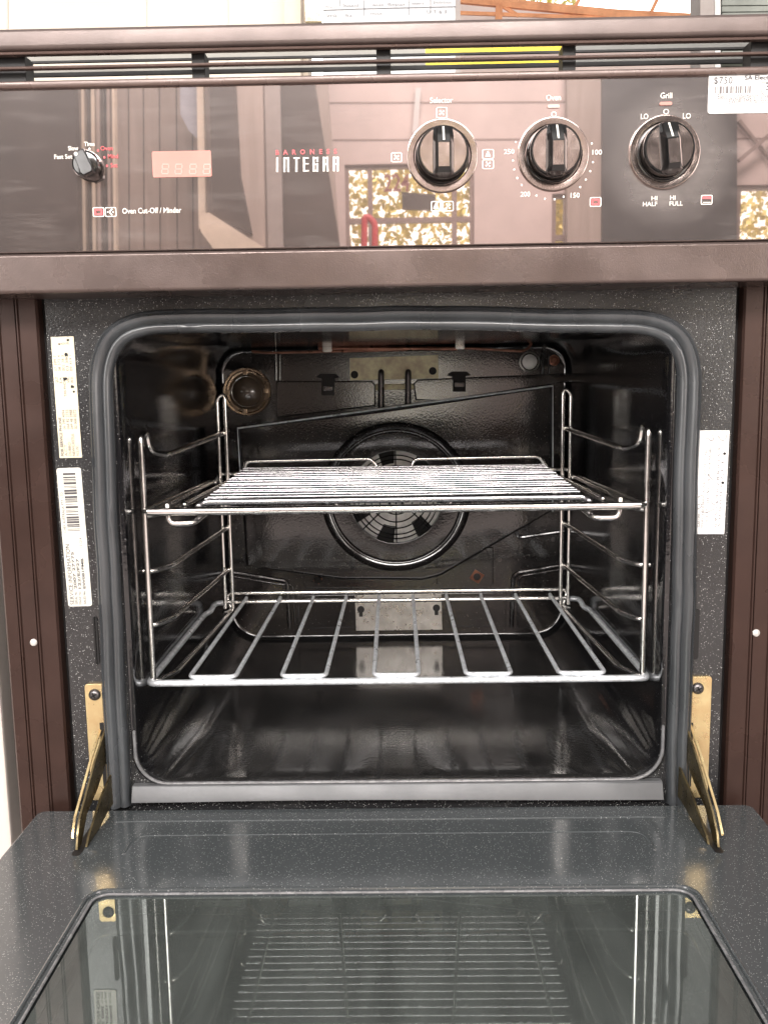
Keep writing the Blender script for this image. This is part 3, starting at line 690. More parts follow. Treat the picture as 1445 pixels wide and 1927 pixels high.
# ---------------------------------------------------------------- control fascia
X0, X1 = -0.335, 0.335
zt = lambda v, y=YP: P(722, v, y).z
bm = bmesh.new(); box(bm, X0, X1, -0.047, -0.034, zt(79, -0.047), zt(38, -0.047), 0.003, 3); finish('top_rail', bm, 'toprail', oven)
bm = bmesh.new(); box(bm, X0+0.004, X1-0.004, -0.044, -0.038, zt(90), zt(83), 0.0012); 
box(bm, X0+0.004, X1-0.004, -0.044, -0.039, zt(117.5), zt(111), 0.0012)
box(bm, X0+0.002, X1-0.002, -0.046, -0.016, zt(152.5, -0.046), zt(138, -0.046), 0.0014)
vent = finish('vent_grille', bm, 'brown', oven)
for u0, u1 in ((-140, 47), (360, 385), (708, 735), (1058, 1083), (1412, 1650)):
    bm = bmesh.new(); a, b = P(u0, 100, -0.036), P(u1, 100, -0.036); box(bm, a.x, b.x, -0.036, -0.020, zt(145), zt(82.5), 0.0006)
    finish('vent_divider', bm, 'dark', vent)
# baffle strips behind the slots: pale plate, a yellow sheet behind the third slot; daylight shows below each
for r0, r1 in ((88, 102.5), (117, 125.0)):
    za, zb_ = zt(r0, 0.0), zt(r1, 0.0)
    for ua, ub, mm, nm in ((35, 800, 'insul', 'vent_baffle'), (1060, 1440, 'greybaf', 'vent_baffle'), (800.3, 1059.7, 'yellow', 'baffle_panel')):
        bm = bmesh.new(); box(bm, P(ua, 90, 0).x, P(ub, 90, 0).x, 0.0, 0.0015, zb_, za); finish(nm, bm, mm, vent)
for r0, r1 in ((102.5, 106.6), (125.0, 132.5)):
    bm = bmesh.new(); box(bm, X0+0.01, X1-0.01, -0.001, 0.0012, zt(r1, 0.0), zt(r0, 0.0)); finish('vent_rib', bm, 'dark', vent)
# glass and lower rail
bm = bmesh.new(); box(bm, X0, X1, YP, -0.028, zt(464.5), zt(152), 0.0006, 2); panel = finish('control_panel', bm, 'panel', oven, 0)
bm = bmesh.new(); box(bm, X0, X1, -0.0465, 0.0018, zt(541, -0.0465), zt(465.5, -0.0465), 0.0026, 4); finish('lower_rail', bm, 'rail', oven)
bm = bmesh.new(); box(bm, X0, X1, -0.0445, -0.030, zt(465.3), zt(462.5), 0.0005, 1); finish('rail_beading', bm, 'rail', oven)
bm = bmesh.new(); box(bm, X0+0.002, X1-0.002, -0.027, 0.0015, zt(465), zt(150)); finish('panel_backing', bm, 'dark', oven)

YM = YP-0.0005                                # printing sits half a millimetre proud of the glass
PRINT = ['white_lettering', 'white']
def word(_, s, u0, u1, v, h, bold=0.01, space=1.0, y=YM):
    bm = bmesh.new()
    a = P(u0, v, y); b = P(u1, v, y); b.z = a.z
    letters(bm, s, a, b, h*(D+y)/F, bold=bold, space=space)
    finish(PRINT[0], bm, PRINT[1], panel, 0, False)
kp = (D+YM)/F
def frame_icon(bm, u, v, w_, h_, t=1.6, r=3):
    c = P(u, v, YM)
    o_ = rrect(c.x-w_/2*kp, c.x+w_/2*kp, c.z-h_/2*kp, c.z+h_/2*kp, r*kp, r*kp, 4)
    i_ = rrect(c.x-(w_/2-t)*kp, c.x+(w_/2-t)*kp, c.z-(h_/2-t)*kp, c.z+(h_/2-t)*kp, (r-t*0.6)*kp, (r-t*0.6)*kp, 4)
    A = [bm.verts.new((x, YM, z)) for x, z in o_]; B = [bm.verts.new((x, YM, z)) for x, z in i_]
    for i in range(len(A)): bm.faces.new((A[i], A[(i+1) % len(A)], B[(i+1) % len(A)], B[i]))
def dot(bm, u, v, r, y=YM, n=12):
    c = P(u, v, y); bm.faces.new([bm.verts.new((c.x+r*kp*math.cos(2*math.pi*i/n), y, c.z+r*kp*math.sin(2*math.pi*i/n))) for i in range(n)])
def stroke(bm, u0, v0, u1, v1, t, y=YM):
    a, b = P(u0, v0, y), P(u1, v1, y); d = (b-a).normalized(); n_ = Vector((-d.z, 0, d.x))*t*kp/2
    bm.faces.new([bm.verts.new(q) for q in (a+n_, a-n_, b-n_, b+n_)])
def fan_icon(bm, u, v, s=5.5):
    for i in range(4):
        a = math.radians(45+90*i); c = math.cos(a); q = math.sin(a)
        b1, b2 = a-0.45, a+0.25
        pp = [P(u, v, YM), P(u+s*math.cos(b1), v-s*math.sin(b1), YM), P(u+s*1.15*c, v-s*1.15*q, YM), P(u+s*0.9*math.cos(b2), v-s*0.9*math.sin(b2), YM)]
        bm.faces.new([bm.verts.new(x) for x in pp])
word(None, 'Selector', 809, 852, 194, 9.5); word(bm, 'Oven', 1027, 1055, 189, 9.5); word(bm, 'Grill', 1242, 1264, 185, 9.5)
word(bm, 'LO', 1205, 1219, 224, 9); word(bm, 'LO', 1284, 1299, 223, 9)
word(bm, 'O', 1036, 1047, 220, 9); word(bm, 'O', 1247, 1258, 215, 9)
word(bm, '250', 948, 967, 290, 8.5); word(bm, '100', 1114, 1132, 291, 8.5); word(bm, '200', 979, 997, 370, 8.5); word(bm, '150', 1073, 1090, 372, 8.5)
word(bm, 'HI', 1225, 1236, 377, 7.5); word(bm, 'HALF', 1209, 1236, 388, 7.5); word(bm, 'HI', 1260, 1270, 376, 7.5); word(bm, 'FULL', 1259, 1284, 387, 7.5)
word(bm, 'Fast Set', 103, 137, 299, 7.5); word(bm, 'Slow', 129, 148, 283, 7.5); word(bm, 'Time', 159, 179, 275, 7.5)
word(bm, 'Oven Cut-Off / Minder', 231, 342, 402, 9.5)
bm = bmesh.new()
for u, v in ((145, 296), (155, 285), (169, 280)): dot(bm, u, v, 2.2)
finish('setting_dots', bm, 'white', panel, 0, False); bm = bmesh.new()
for i, (u, v) in enumerate(((970, 267), (965, 302), (967, 319), (973, 335), (981, 348), (1009, 368), (1025, 374), (1043, 375), (1060, 370), (1091, 352), (1102, 338), (1110, 322), (1115, 305), (1113, 270))): dot(bm, u, v, 1.9)
finish('setting_dots', bm, 'white', panel, 0, False)
for u, v, a, b, kind in ((831, 212, 20, 19, 'fan'), (746, 296, 20, 17, 'fan'), (918, 290, 21, 17, 'bulb'), (918, 309, 21, 17, 'fan'), (820, 388, 18, 18, 'bulb'), (843, 388, 20, 18, 'fan'), (186, 399, 21, 17, ''), (209, 399, 21, 17, 'clock'), (1120, 380, 21, 17, ''), (1329, 376, 21, 17, 'grill')):
    bm = bmesh.new(); frame_icon(bm, u, v, a, b)
    if kind == 'fan': fan_icon(bm, u, v)
    if kind == 'bulb':
        stroke(bm, u-4, v+3, u, v-6, 1.3); stroke(bm, u, v-6, u+4, v+3, 1.3); stroke(bm, u-5, v+4, u+5, v+4, 1.4); dot(bm, u, v+2, 2.6)
    if kind == 'clock':
        stroke(bm, 212, 393, 206, 399, 2.4); stroke(bm, 206, 399, 212, 405, 2.4); dot(bm, 203, 399, 1.3); dot(bm, 213, 399, 1.5)
    if kind == 'grill': stroke(bm, 1322, 381, 1336, 381, 1.5)
    finish('panel_symbol', bm, 'white', panel, 0, False)
# maker's name: tall condensed capitals built from strokes
bm = bmesh.new()
H_, T_ = 27, 3.6
glyph = {'I': [((0, 0), (0, 1))], 'N': [((-1, 0), (-1, 1)), ((-1, 1), (1, 1)), ((1, 1), (1, 0))], 'T': [((-1.1, 1), (1.1, 1)), ((0, 1), (0, 0))],
         'E': [((-1, 0), (-1, 1)), ((-1, 1), (0.9, 1)), ((-1, 0), (0.9, 0)), ((-1, 0.55), (0.9, 0.55))],
         'G': [((0.9, 0.75), (0.9, 1)), ((0.9, 1), (-1, 1)), ((-1, 1), (-1, 0)), ((-1, 0), (0.9, 0)), ((0.9, 0), (0.9, 0.5)), ((0.9, 0.5), (0, 0.5))],
         'R': [((-1, 0), (-1, 1)), ((-1, 1), (0.8, 1)), ((0.8, 1), (0.8, 0.55)), ((0.8, 0.5), (-1, 0.5)), ((0.8, 0.5), (1, 0))],
         'A': [((-1, 0), (-1, 1)), ((-1, 1), (1, 1)), ((1, 1), (1, 0)), ((-1, 0.5), (1, 0.5))]}
yq = YM
for ch, u in zip('INTEGRA', (522, 539, 558, 576, 594, 613, 632)):
    base = 322-(u-522)*0.013
    for (ax, az), (bx, bz) in glyph[ch]:
        yq -= 0.000003
        ua, va, ub, vb = u+ax*3.6, base-az*(H_-3), u+bx*3.6, base-bz*(H_-3)
        L_ = math.hypot(ub-ua, vb-va); ex, ez = (ub-ua)/L_*T_/2, (vb-va)/L_*T_/2
        tk = T_ if abs(ub-ua) < 2 else (1.7 if 0.3 < az < 0.7 else 2.4)
        stroke(bm, ua-ex, va-ez, ub+ex, vb+ez, tk, yq)
finish('maker_name', bm, 'white', panel, 0, False)
PRINT[:] = ['red_lettering', 'red']
word(None, 'BARONESS', 519, 634, 291, 8, 0.03, 2.4)
bm = bmesh.new()
word(bm, 'Oven', 190, 213, 283, 7.5); word(bm, 'Mind', 204, 223, 298, 7.5); word(bm, 'Set', 209, 222, 315, 7.5)
for u, v in ((185, 283), (197, 296), (202, 312)): dot(bm, u, v, 2.2)
finish('setting_dots', bm, 'red', panel, 0, False)
for u, v in ((186, 399), (1120, 380)):
    bm = bmesh.new(); frame_icon(bm, u, v, 15, 11, 3.4, 1.8); finish('red_symbol', bm, 'red', panel, 0, False)
bm = bmesh.new(); stroke(bm, 1321, 372, 1337, 372, 4.5); finish('red_symbol', bm, 'red', panel, 0, False)
for u, v, mm in ((1041, 200, 'white'), (1252, 195, 'red')):
    bm = bmesh.new(); c = P(u, v, YM); prism(bm, [(x, YM-0.0005, z) for x, z in rrect(c.x-11*kp, c.x+11*kp, c.z-2.8*kp, c.z+2.8*kp, 2.7*kp, 2.7*kp, 5)], (0, 0.0006, 0)); finish('pilot_lamp', bm, 'display' if mm == 'red' else 'digit', panel)
# clock window
a, b = P(286, 285, YM), P(399, 332, YM)
bm = bmesh.new(); prism(bm, [(x, YM, z) for x, z in rrect(a.x, b.x, b.z, a.z, 3*kp, 3*kp, 5)], (0, 0.0004, 0)); disp = finish('clock_display', bm, 'display', panel)
bm = bmesh.new(); yd = YM-0.0004
for u in (312, 337, 364, 390):
    s_, top, mid, bot = 6, 309, 318, 327
    for q in ((u-s_, top, u+s_, top), (u-s_-0.5, mid, u+s_-0.5, mid), (u-s_-1, bot, u+s_-1, bot)): stroke(bm, *q, 1.7, yd)
    for q in ((u-s_, top+1.5, u-s_, mid-1.5), (u+s_, top+1.5, u+s_, mid-1.5), (u-s_-1, mid+1.5, u-s_-1, bot-1.5), (u+s_-1, mid+1.5, u+s_-1, bot-1.5)): stroke(bm, *q, 1.7, yd)
finish('clock_digit', bm, 'digit', disp, 0, False)

# knobs
def knob(u, v, turn):
    c = P(u, v, YP); k = (D+YP)/F
    h = bpy.data.objects.new('control_knob', None); C.objects.link(h); attach(h, oven)
    bm = bmesh.new(); lathe(bm, c, [(64*k, -0.0002), (64*k, 0.0012), (62.8*k, 0.0022), (61.5*k, 0.0024), (52*k, 0.0021), (50.5*k, 0.0014), (50*k, 0.0002)], 64); finish('dial_ring', bm, 'face', h)
    bm = bmesh.new(); lathe(bm, c, [(48.5*k, 0.0003), (47*k, 0.0004), (46*k, 0.011), (45*k, 0.0128), (43*k, 0.0136), (41.5*k, 0.0136)], 64); body = finish('knob_body', bm, 'black', h)
    bm = bmesh.new(); lathe(bm, c, [(41.6*k, 0.0134), (40.8*k, 0.0138), (0, 0.0138)], 64); finish('knob_face', bm, 'face', h)
    # grip bar: black saddle with a raised bright ridge
    R3 = Matrix.Rotation(turn, 3, 'Y')
    def q(x, hgt, z): return Vector((c.x, c.y-hgt, c.z)) + R3 @ Vector((x*k, 0, z*k))
    bm = bmesh.new()
    zs = [(42.5, 0.0130, 0.0130), (41.5, 0.0142, 0.0150), (26, 0.0155, 0.0185), (12, 0.0170, 0.0225), (-30, 0.0170, 0.0225), (-39, 0.0165, 0.0205), (-43, 0.0140, 0.0145), (-44, 0.0130, 0.0130)]
    rows = []
    for z, ha, hb in zs:
        wd = min(1, math.sqrt(max(0, 45**2-z**2))/19)
        rows.append([bm.verts.new(q(*t)) for t in ((-19*wd, 0.0128, z), (-17.5*wd, ha, z), (-12.5*wd, hb-0.0014, z), (-10.5*wd, hb, z), (10.5*wd, hb, z), (12.5*wd, hb-0.0014, z), (17.5*wd, ha, z), (19*wd, 0.0128, z))])
    for a, b in zip(rows, rows[1:]):
        for i in range(7): bm.faces.new((a[i], a[i+1], b[i+1], b[i]))
    bm.faces.new(rows[0]); bm.faces.new(rows[-1][::-1])
    finish('knob_grip', bm, 'black', h, 28)
    bm = bmesh.new(); a = [bm.verts.new(q(x, hh, z)) for x, hh, z in ((-9.3, 0.0227, 10), (9.3, 0.0227, 10), (9.3, 0.0227, -30), (-9.3, 0.0227, -30))]; bm.faces.new(a); finish('grip_inlay', bm, 'face', h)
    bm = bmesh.new(); a = [bm.verts.new(q(x, hh, z)) for x, hh, z in ((-1.7, 0.0153, 41), (1.7, 0.0153, 41), (1.7, 0.0223, 14), (-1.7, 0.0223, 14))]; bm.faces.new(a); finish('pointer', bm, 'white', h)
knob(832, 294, 0.0); knob(1040, 291, 0.0); knob(1249, 287, -0.10)
# small timer knob
c = P(168, 313, YP); h = bpy.data.objects.new('timer_knob', None); C.objects.link(h); attach(h, oven); k = kp
bm = bmesh.new(); lathe(bm, c, [(25*k, -0.0002), (25*k, 0.003), (24.5*k, 0.007), (23*k, 0.0088), (19*k, 0.0096), (0, 0.0098)], 40); finish('knob_body', bm, 'black', h)
R3 = Matrix.Rotation(-0.42, 3, 'Y')
def q(x, hh, z): return Vector((c.x, c.y-hh, c.z))+R3 @ Vector((x*k, 0, z*k))
bm = bmesh.new(); vs = []
prism(bm, [q(-11, 0.0120, 22), q(11, 0.0120, 22), q(11, 0.0150, -16), q(9, 0.0140, -22), q(-9, 0.0140, -22), q(-11, 0.0150, -16)][::-1], (0, 0.008, 0), 0.0009); finish('knob_grip', bm, 'softblack', h)
bm = bmesh.new(); lathe(bm, q(-5, 0.0123, 18), [(3.2*k, 0), (3.2*k, 0.0004), (0, 0.0004)], 16); finish('pointer', bm, 'white', h)

# ---------------------------------------------------------------- stickers
def sticker(name, label, corners, y, m, r):
    """corners: TL, TR, BR, BL pixels"""
    tl, tr, brr, bl = [P(*c_, y) for c_ in corners]
    ex = (tr-tl+brr-bl)/2; ez = (tl-bl+tr-brr)/2; c0 = (tl+tr+bl+brr)/4
    w_, h_ = ex.length, ez.length; ex.normalize(); ez = (ez-ex*ez.dot(ex)).normalized()
    bm = bmesh.new(); prism(bm, [c0+ex*a+ez*b for a, b in rrect(-w_/2, w_/2, -h_/2, h_/2, r, r, 5)], (0, 0.0003, 0)); o = finish(name, bm, m, oven)
    if label: o['label'] = label
    def at(fx, fy): return c0+ex*(fx-0.5)*w_+ez*(0.5-fy)*h_+Vector((0, -0.0003, 0))
    return o, at, w_, h_
def line(bm, at, s, fx0, fy0, fx1, fy1, hgt, bold=0.0, space=1.0):
    a, b = at(fx0, fy0), at(fx1, fy1); letters(bm, s, a, b, hgt, bold=bold, space=space)
def bars(bm, at, fx0, fx1, fy0, fy1, n, vertical, seed):
    rnd = random.Random(seed); t = 0.0; edges = []
    while t < 1: 
        w_ = rnd.choice((0.4, 0.7, 1.1, 1.6))/n; gp = rnd.choice((0.5, 0.8, 1.3))/n
        edges.append((t, min(1, t+w_))); t += w_+gp
    for a, b in edges:
        if vertical: qd = [(fx0+(fx1-fx0)*a, fy0), (fx0+(fx1-fx0)*b, fy0), (fx0+(fx1-fx0)*b, fy1), (fx0+(fx1-fx0)*a, fy1)]
        else: qd = [(fx0, fy0+(fy1-fy0)*a), (fx1, fy0+(fy1-fy0)*a), (fx1, fy0+(fy1-fy0)*b), (fx0, fy0+(fy1-fy0)*b)]
        bm.faces.new([bm.verts.new(at(*z)) for z in qd])
# price ticket (runs off the right of the photograph)
o, at, w_, h_ = sticker('price_ticket', 'white price ticket reading $750', [(1333, 134), (1530, 131), (1528, 211), (1331, 214)], YP-0.0006, 'paper', 0.002)
bm = bmesh.new()
line(bm, at, '$750', 0.050, 0.30, 0.225, 0.30, 0.0046, 0.005, 1.15)
line(bm, at, 'SA Electrical', 0.34, 0.215, 0.68, 0.215, 0.0028, 0.02)
line(bm, at, '3', 0.545, 0.47, 0.575, 0.47, 0.0052)
finish('ticket_text', bm, 'ink', o, 0, False)
bm = bmesh.new(); bars(bm, at, 0.06, 0.42, 0.36, 0.53, 26, True, 4)
for qd in (((0.505, 0.28), (0.62, 0.28), (0.62, 0.29), (0.505, 0.29)), ((0.505, 0.51), (0.62, 0.51), (0.62, 0.52), (0.505, 0.52)), ((0.505, 0.29), (0.509, 0.29), (0.509, 0.51), (0.505, 0.51))): bm.faces.new([bm.verts.new(at(*z)) for z in qd])
line(bm, at, 'Electric Underbench Oven', 0.09, 0.655, 0.60, 0.655, 0.0034)
line(bm, at, 'EW081FMB fan forced', 0.20, 0.775, 0.62, 0.775, 0.0034)
finish('ticket_text', bm, 'inkgrey', o, 0, False)
# service phone label
o, at, w_, h_ = sticker('service_label', 'yellowed torn service phone label', [(98, 634), (141, 633), (153, 861), (111, 862)], -0.0008, 'oldpaper', 0.0004)
bm = bmesh.new()
line(bm, at, 'FOR SERVICE PHONE', 0.20, 0.985, 0.20, 0.66, 0.0022, 0.03)
line(bm, at, 'A.C.T.', 0.37, 0.985, 0.37, 0.88, 0.0022); line(bm, at, 'DUBBO', 0.54, 0.985, 0.54, 0.87, 0.0022); line(bm, at, 'NEWCASTLE', 0.71, 0.985, 0.71, 0.80, 0.0022); line(bm, at, 'N.S.W.', 0.88, 0.985, 0.88, 0.90, 0.0022)
for i, s_ in enumerate(('06 290 4094', '068 82 2733', '049 48 5988', '02 008 0272')): line(bm, at, s_, 0.37+0.17*i, 0.76, 0.37+0.17*i, 0.60, 0.0022)
for i, (s_, s2) in enumerate((('QLD', '07 399 7'), ('S.A.', '08 372 4'), ('TAS PHONE', '002 28 3'), ('VIC', '03 380'), ('W.A.', '09 419 1'))):
    f = 0.18+0.17*i; line(bm, at, s_, f, 0.38 if i != 2 else 0.49, f, 0.325, 0.0021); line(bm, at, s2, f, 0.28, f, 0.15, 0.0021)
line(bm, at, 'MON FRI', 0.42, 0.065, 0.78, 0.065, 0.0018)
finish('label_text', bm, 'inkgrey', o, 0, False)
bm = bmesh.new()
for fx, fy, s_ in ((0.62, 0.145, 1.3), (0.50, 0.345, 1.3), (0.80, 0.41, 1.1), (0.86, 0.45, 0.7), (0.35, 0.06, 0.6), (0.75, 0.03, 0.8)):
    c = at(fx, fy); bm.faces.new([bm.verts.new((c.x+s_*0.0015*math.cos(a_)*random.uniform(0.6, 1.2), c.y-0.0001, c.z+s_*0.0013*math.sin(a_)*random.uniform(0.6, 1.2))) for a_ in [i*0.7 for i in range(9)]])
finish('torn_hole', bm, 'dark', o, 0, False)
# serial number label
o, at, w_, h_ = sticker('serial_label', 'silver bar coded service information label', [(113, 881), (159, 880), (168, 1140), (123, 1142)], -0.0008, 'foil', 0.002)
bm = bmesh.new()
line(bm, at, 'SERVICE INFORMATION', 0.27, 0.985, 0.27, 0.545, 0.0034); line(bm, at, 'SERIAL No', 0.42, 0.985, 0.42, 0.89, 0.0022); line(bm, at, '2007 27775', 0.42, 0.87, 0.42, 0.60, 0.0021, 0.02)
line(bm, at, 'MANF No', 0.58, 0.985, 0.58, 0.89, 0.0022); line(bm, at, '122/E/F27', 0.60, 0.87, 0.60, 0.65, 0.0021, 0.02)
line(bm, at, 'SALES No', 0.77, 0.985, 0.77, 0.89, 0.0022); line(bm, at, 'EW081FMB', 0.79, 0.87, 0.79, 0.65, 0.0021, 0.02)
line(bm, at, 'CHEF AUSTRALIA PTY LTD', 0.19, 0.46, 0.19, 0.17, 0.0022); line(bm, at, '121214', 0.80, 0.57, 0.80, 0.50, 0.0022)
finish('label_text', bm, 'ink', o, 0, False)
bm = bmesh.new(); bars(bm, at, 0.25, 0.76, 0.035, 0.455, 46, False, 9); finish('bar_code', bm, 'ink', o, 0, False)
# right-hand label with worn handwriting
o, at, w_, h_ = sticker('instruction_label', 'white label with worn printing and scribbled handwriting', [(1312, 810), (1372, 810), (1362, 1005), (1304, 1005)], -0.0026, 'paper', 0.0003)
bm = bmesh.new()
for f, s_, a_, b_ in ((0.20, 'GAS USE', 0.93, 0.80), (0.31, 'WHEN ENQUIRING ALWAYS QUOTE I.D. No.', 0.94, 0.18), (0.45, 'CODE ETC SEE ON THE INSIDE PANEL', 0.94, 0.15), (0.74, '0 9 5 1 5 9 0 2 8 8 0 1 5 9', 0.93, 0.16), (0.86, '5 0 0 0 0 1 7 1 1', 0.93, 0.30)): line(bm, at, s_, f, a_, f, b_, 0.0019)
finish('label_text', bm, 'inkgrey', o, 0, False)
for ps in (((0.45, 0.10), (0.30, 0.07), (0.24, 0.09)), ((0.45, 0.04), (0.52, 0.09), (0.40, 0.10)), ((0.62, 0.05), (0.78, 0.10), (0.90, 0.08), (0.90, 0.04)), ((0.38, 0.42), (0.55, 0.48), (0.60, 0.46)), ((0.35, 0.60), (0.50, 0.57), (0.58, 0.53)), ((0.12, 0.75), (0.06, 0.72), (0.22, 0.70), (0.24, 0.73), (0.10, 0.76)), ((0.22, 0.78), (0.40, 0.79), (0.66, 0.75)), ((0.10, 0.64), (0.22, 0.62)), ((0.52, 0.68), (0.62, 0.72), (0.72, 0.69)), ((0.85, 0.43), (0.92, 0.40), (0.98, 0.37))):
    bm = bmesh.new(); tube(bm, fillet([at(*z) for z in ps], 0.002, 4), 0.00022, 5); finish('handwriting', bm, 'inkgrey', o)
bm = bmesh.new()
for z in ((0.87, 0.22), (0.86, 0.50)):
    c = at(*z); bm.faces.new([bm.verts.new((c.x+0.0012*math.cos(a_), c.y-0.0002, c.z+0.0011*math.sin(a_))) for a_ in [i*0.628 for i in range(10)]])
finish('punched_hole', bm, 'dark', o, 0, False)

# ================================================================== SHELVES
zS = P(747, 1282, 0.030).z+0.0005
fl_, fr_ = P(278, 1284, 0.030), P(1221, 1281, 0.030)
sx = (fl_.x+fr_.x)/2; shw = (fr_.x-fl_.x)/2-0.0005
ys, ye = 0.030, 0.296
sh = thing('wire_shelf', 'lower chrome shelf of spaced front to back wires, near the oven floor', 'oven shelf', (sx, 0.16, zS), 'shelves fitted in the oven')
bm = bmesh.new()
tube(bm, fillet([(sx-shw+0.016, ye, zS+0.006), (sx-shw+0.006, ye-0.004, zS+0.006), (sx-shw+0.004, ye-0.014, zS-0.0005), (sx-shw, ye-0.03, zS), (sx-shw, ys, zS), (sx+shw, ys, zS), (sx+shw, ye-0.03, zS), (sx+shw-0.004, ye-0.014, zS-0.0005), (sx+shw-0.006, ye-0.004, zS+0.006), (sx+shw-0.016, ye, zS+0.006)], 0.008, 6), 0.0030, 12)
finish('shelf_rim', bm, 'chrome_dull', sh, 60)
bm = bmesh.new(); tube(bm, [(sx-shw+0.012, ye, zS+0.0065), (sx+shw-0.012, ye, zS+0.0065)], 0.0026, 12); finish('rear_bar', bm, 'chrome', sh, 60)
bm = bmesh.new(); tube(bm, fillet([(sx-shw+0.016, ye+0.002, zS-0.006), (sx-shw+0.024, ye+0.002, zS-0.004), (sx-shw+0.018, ye+0.004, zS+0.016), (sx+shw-0.018, ye+0.004, zS+0.016), (sx+shw-0.024, ye+0.002, zS-0.004), (sx+shw-0.016, ye+0.002, zS-0.006)], 0.008), 0.0023, 10); finish('back_stop', bm, 'chrome', sh, 60)
fx = [P(u, 1280, ys+0.001).x for u in (357, 443, 530, 613, 704, 788, 877, 962, 1052, 1138)]
rx = [P(u, 1120, ye).x for u in (463, 527, 589, 651, 713, 777, 840, 905, 970, 1035)]
for i in range(0, 10, 2):
    bm = bmesh.new(); z_ = zS+0.0045
    tube(bm, fillet([(rx[i], ye+0.003, zS+0.0105), (rx[i], ye-0.004, zS+0.0100), (fx[i], ys+0.002, z_), (fx[i+1], ys+0.002, z_), (rx[i+1], ye-0.004, zS+0.0100), (rx[i+1], ye+0.003, zS+0.0105)], 0.006), 0.0020, 10)
    finish('shelf_wire', bm, 'chrome_dull', sh, 60)

zU = P(742, 957, 0.030).z
fl_, fr_ = P(266, 963, 0.030), P(1217, 951, 0.030)
ux = (fl_.x+fr_.x)/2; uhw = (fr_.x-fl_.x)/2
ye = 0.290
up = thing('wire_shelf', 'upper chrome shelf frame with a thick front bar, carrying the close wired grill rack', 'oven shelf', (ux, 0.16, zU), 'shelves fitted in the oven')
for s in (-1, 1):
    bm = bmesh.new()
    tube(bm, fillet([(ux+s*(uhw-0.012), ys, zU), (ux+s*uhw, ys+0.001, zU+0.0005), (ux+s*(uhw-0.001), ys+0.02, zU), (ux+s*(uhw-0.009), ye-0.02, zU)], 0.006), 0.0021, 10)
    tube(bm, fillet([(ux+s*(uhw-0.010), ys+0.006, zU), (ux+s*(uhw-0.014), ye-0.022, zU), (ux+s*(uhw-0.009), ye-0.022, zU)], 0.004), 0.0021, 10)
    finish('side_rail', bm, 'chrome', up, 60)
bm = bmesh.new(); tube(bm, [(ux-uhw+0.006, ys, zU), (ux+uhw-0.006, ys, zU)], 0.0036, 14); finish('front_bar', bm, 'chrome', up, 60)
for s in (-1, 1):
    bm = bmesh.new(); tube(bm, fillet([(ux+s*(uhw-0.036), ys+0.004, zU+0.0055), (ux+s*(uhw-0.031), ye, zU-0.001)], 0.004), 0.0027, 10); finish('side_wire', bm, 'chrome', up, 60)
bm = bmesh.new()
tube(bm, fillet([(ux-uhw+0.012, ye-0.006, zU-0.004), (ux-uhw+0.016, ye, zU+0.006), (ux+uhw-0.016, ye, zU+0.006), (ux+uhw-0.012, ye-0.006, zU-0.004)], 0.004), 0.0024, 10); finish('rear_bar', bm, 'chrome', up, 60)
for s in (-1, 1):
    bm = bmesh.new(); c0_ = ux+s*(uhw-0.036)
    tube(bm, fillet([(ux+s*(uhw-0.022), ys+0.001, zU+0.006), (ux+s*(uhw-0.0225), ys+0.001, zU-0.0105), (ux+s*(uhw-0.043), ys+0.002, zU-0.0105), (ux+s*(uhw-0.056), ys+0.035, zU+0.0005)], 0.006), 0.0026, 10); finish('drop_loop', bm, 'chrome', up, 60)

# grill rack lying on the upper shelf
gA, gB = P(380, 944, 0.045), P(1102, 936, 0.045)
zg0 = (gA.z+gB.z)/2; yg0 = 0.045; yg1 = 0.245
gC, gD = P(462, 881, yg1), P(1028, 875, yg1); zg1 = (gC.z+gD.z)/2
gxc = (gA.x+gB.x)/2; gw0 = (gB.x-gA.x)/2; gw1 = (gD.x-gC.x)/2
gk = thing('grill_rack', 'close wired chrome grill rack lying across the upper shelf', 'grill rack', (gxc, 0.14, zg0))
nw = 16
for i in range(nw+1):
    t = i/nw; t2 = t
    y = yg0+(yg1-yg0)*t2; z = zg0+(zg1-zg0)*t2; hw = gw0+(gw1-gw0)*t2
    if i == 0:
        bm = bmesh.new(); tube(bm, fillet([(gxc-hw+0.004, y+0.02, z-0.001), (gxc-hw-0.003, y-0.006, z-0.004), (gxc-hw+0.001, y, z), (gxc+hw-0.001, y, z), (gxc+hw+0.003, y-0.006, z-0.004), (gxc+hw-0.004, y+0.02, z-0.001)], 0.004), 0.0028, 10); finish('grill_front_bar', bm, 'grill', gk, 60)
    else:
        bm = bmesh.new(); dz = 0.0004*math.sin(i*2.1); tube(bm, [(gxc-hw, y, z+dz), (gxc, y, z+dz*0.3-0.0004), (gxc+hw, y, z-dz)], 0.00105, 8); finish('grill_wire', bm, 'grill', gk, 60)
bm = bmesh.new()
for s in (-1, 1):
    for off in (0.020, 0.115):
        tube(bm, [(gxc+s*(gw0-off), yg0+0.003, zg0-0.0040), (gxc+s*(gw1-off*0.8), yg1, zg1-0.0040)], 0.0021, 8)
finish('grill_bearer', bm, 'chrome', gk, 60)
for ua, ub in ((460, 712), (775, 1027)):
    bm = bmesh.new(); a, b = P(ua, 880, yg1+0.002), P(ub, 878, yg1+0.002)
    a.z = b.z = zg1-0.003
    tube(bm, fillet([a, a+Vector((0.002, 0, 0.0105)), b+Vector((-0.007, 0, 0.0115)), b], 0.006), 0.0020, 10); finish('grill_back_stop', bm, 'chrome', gk, 60)

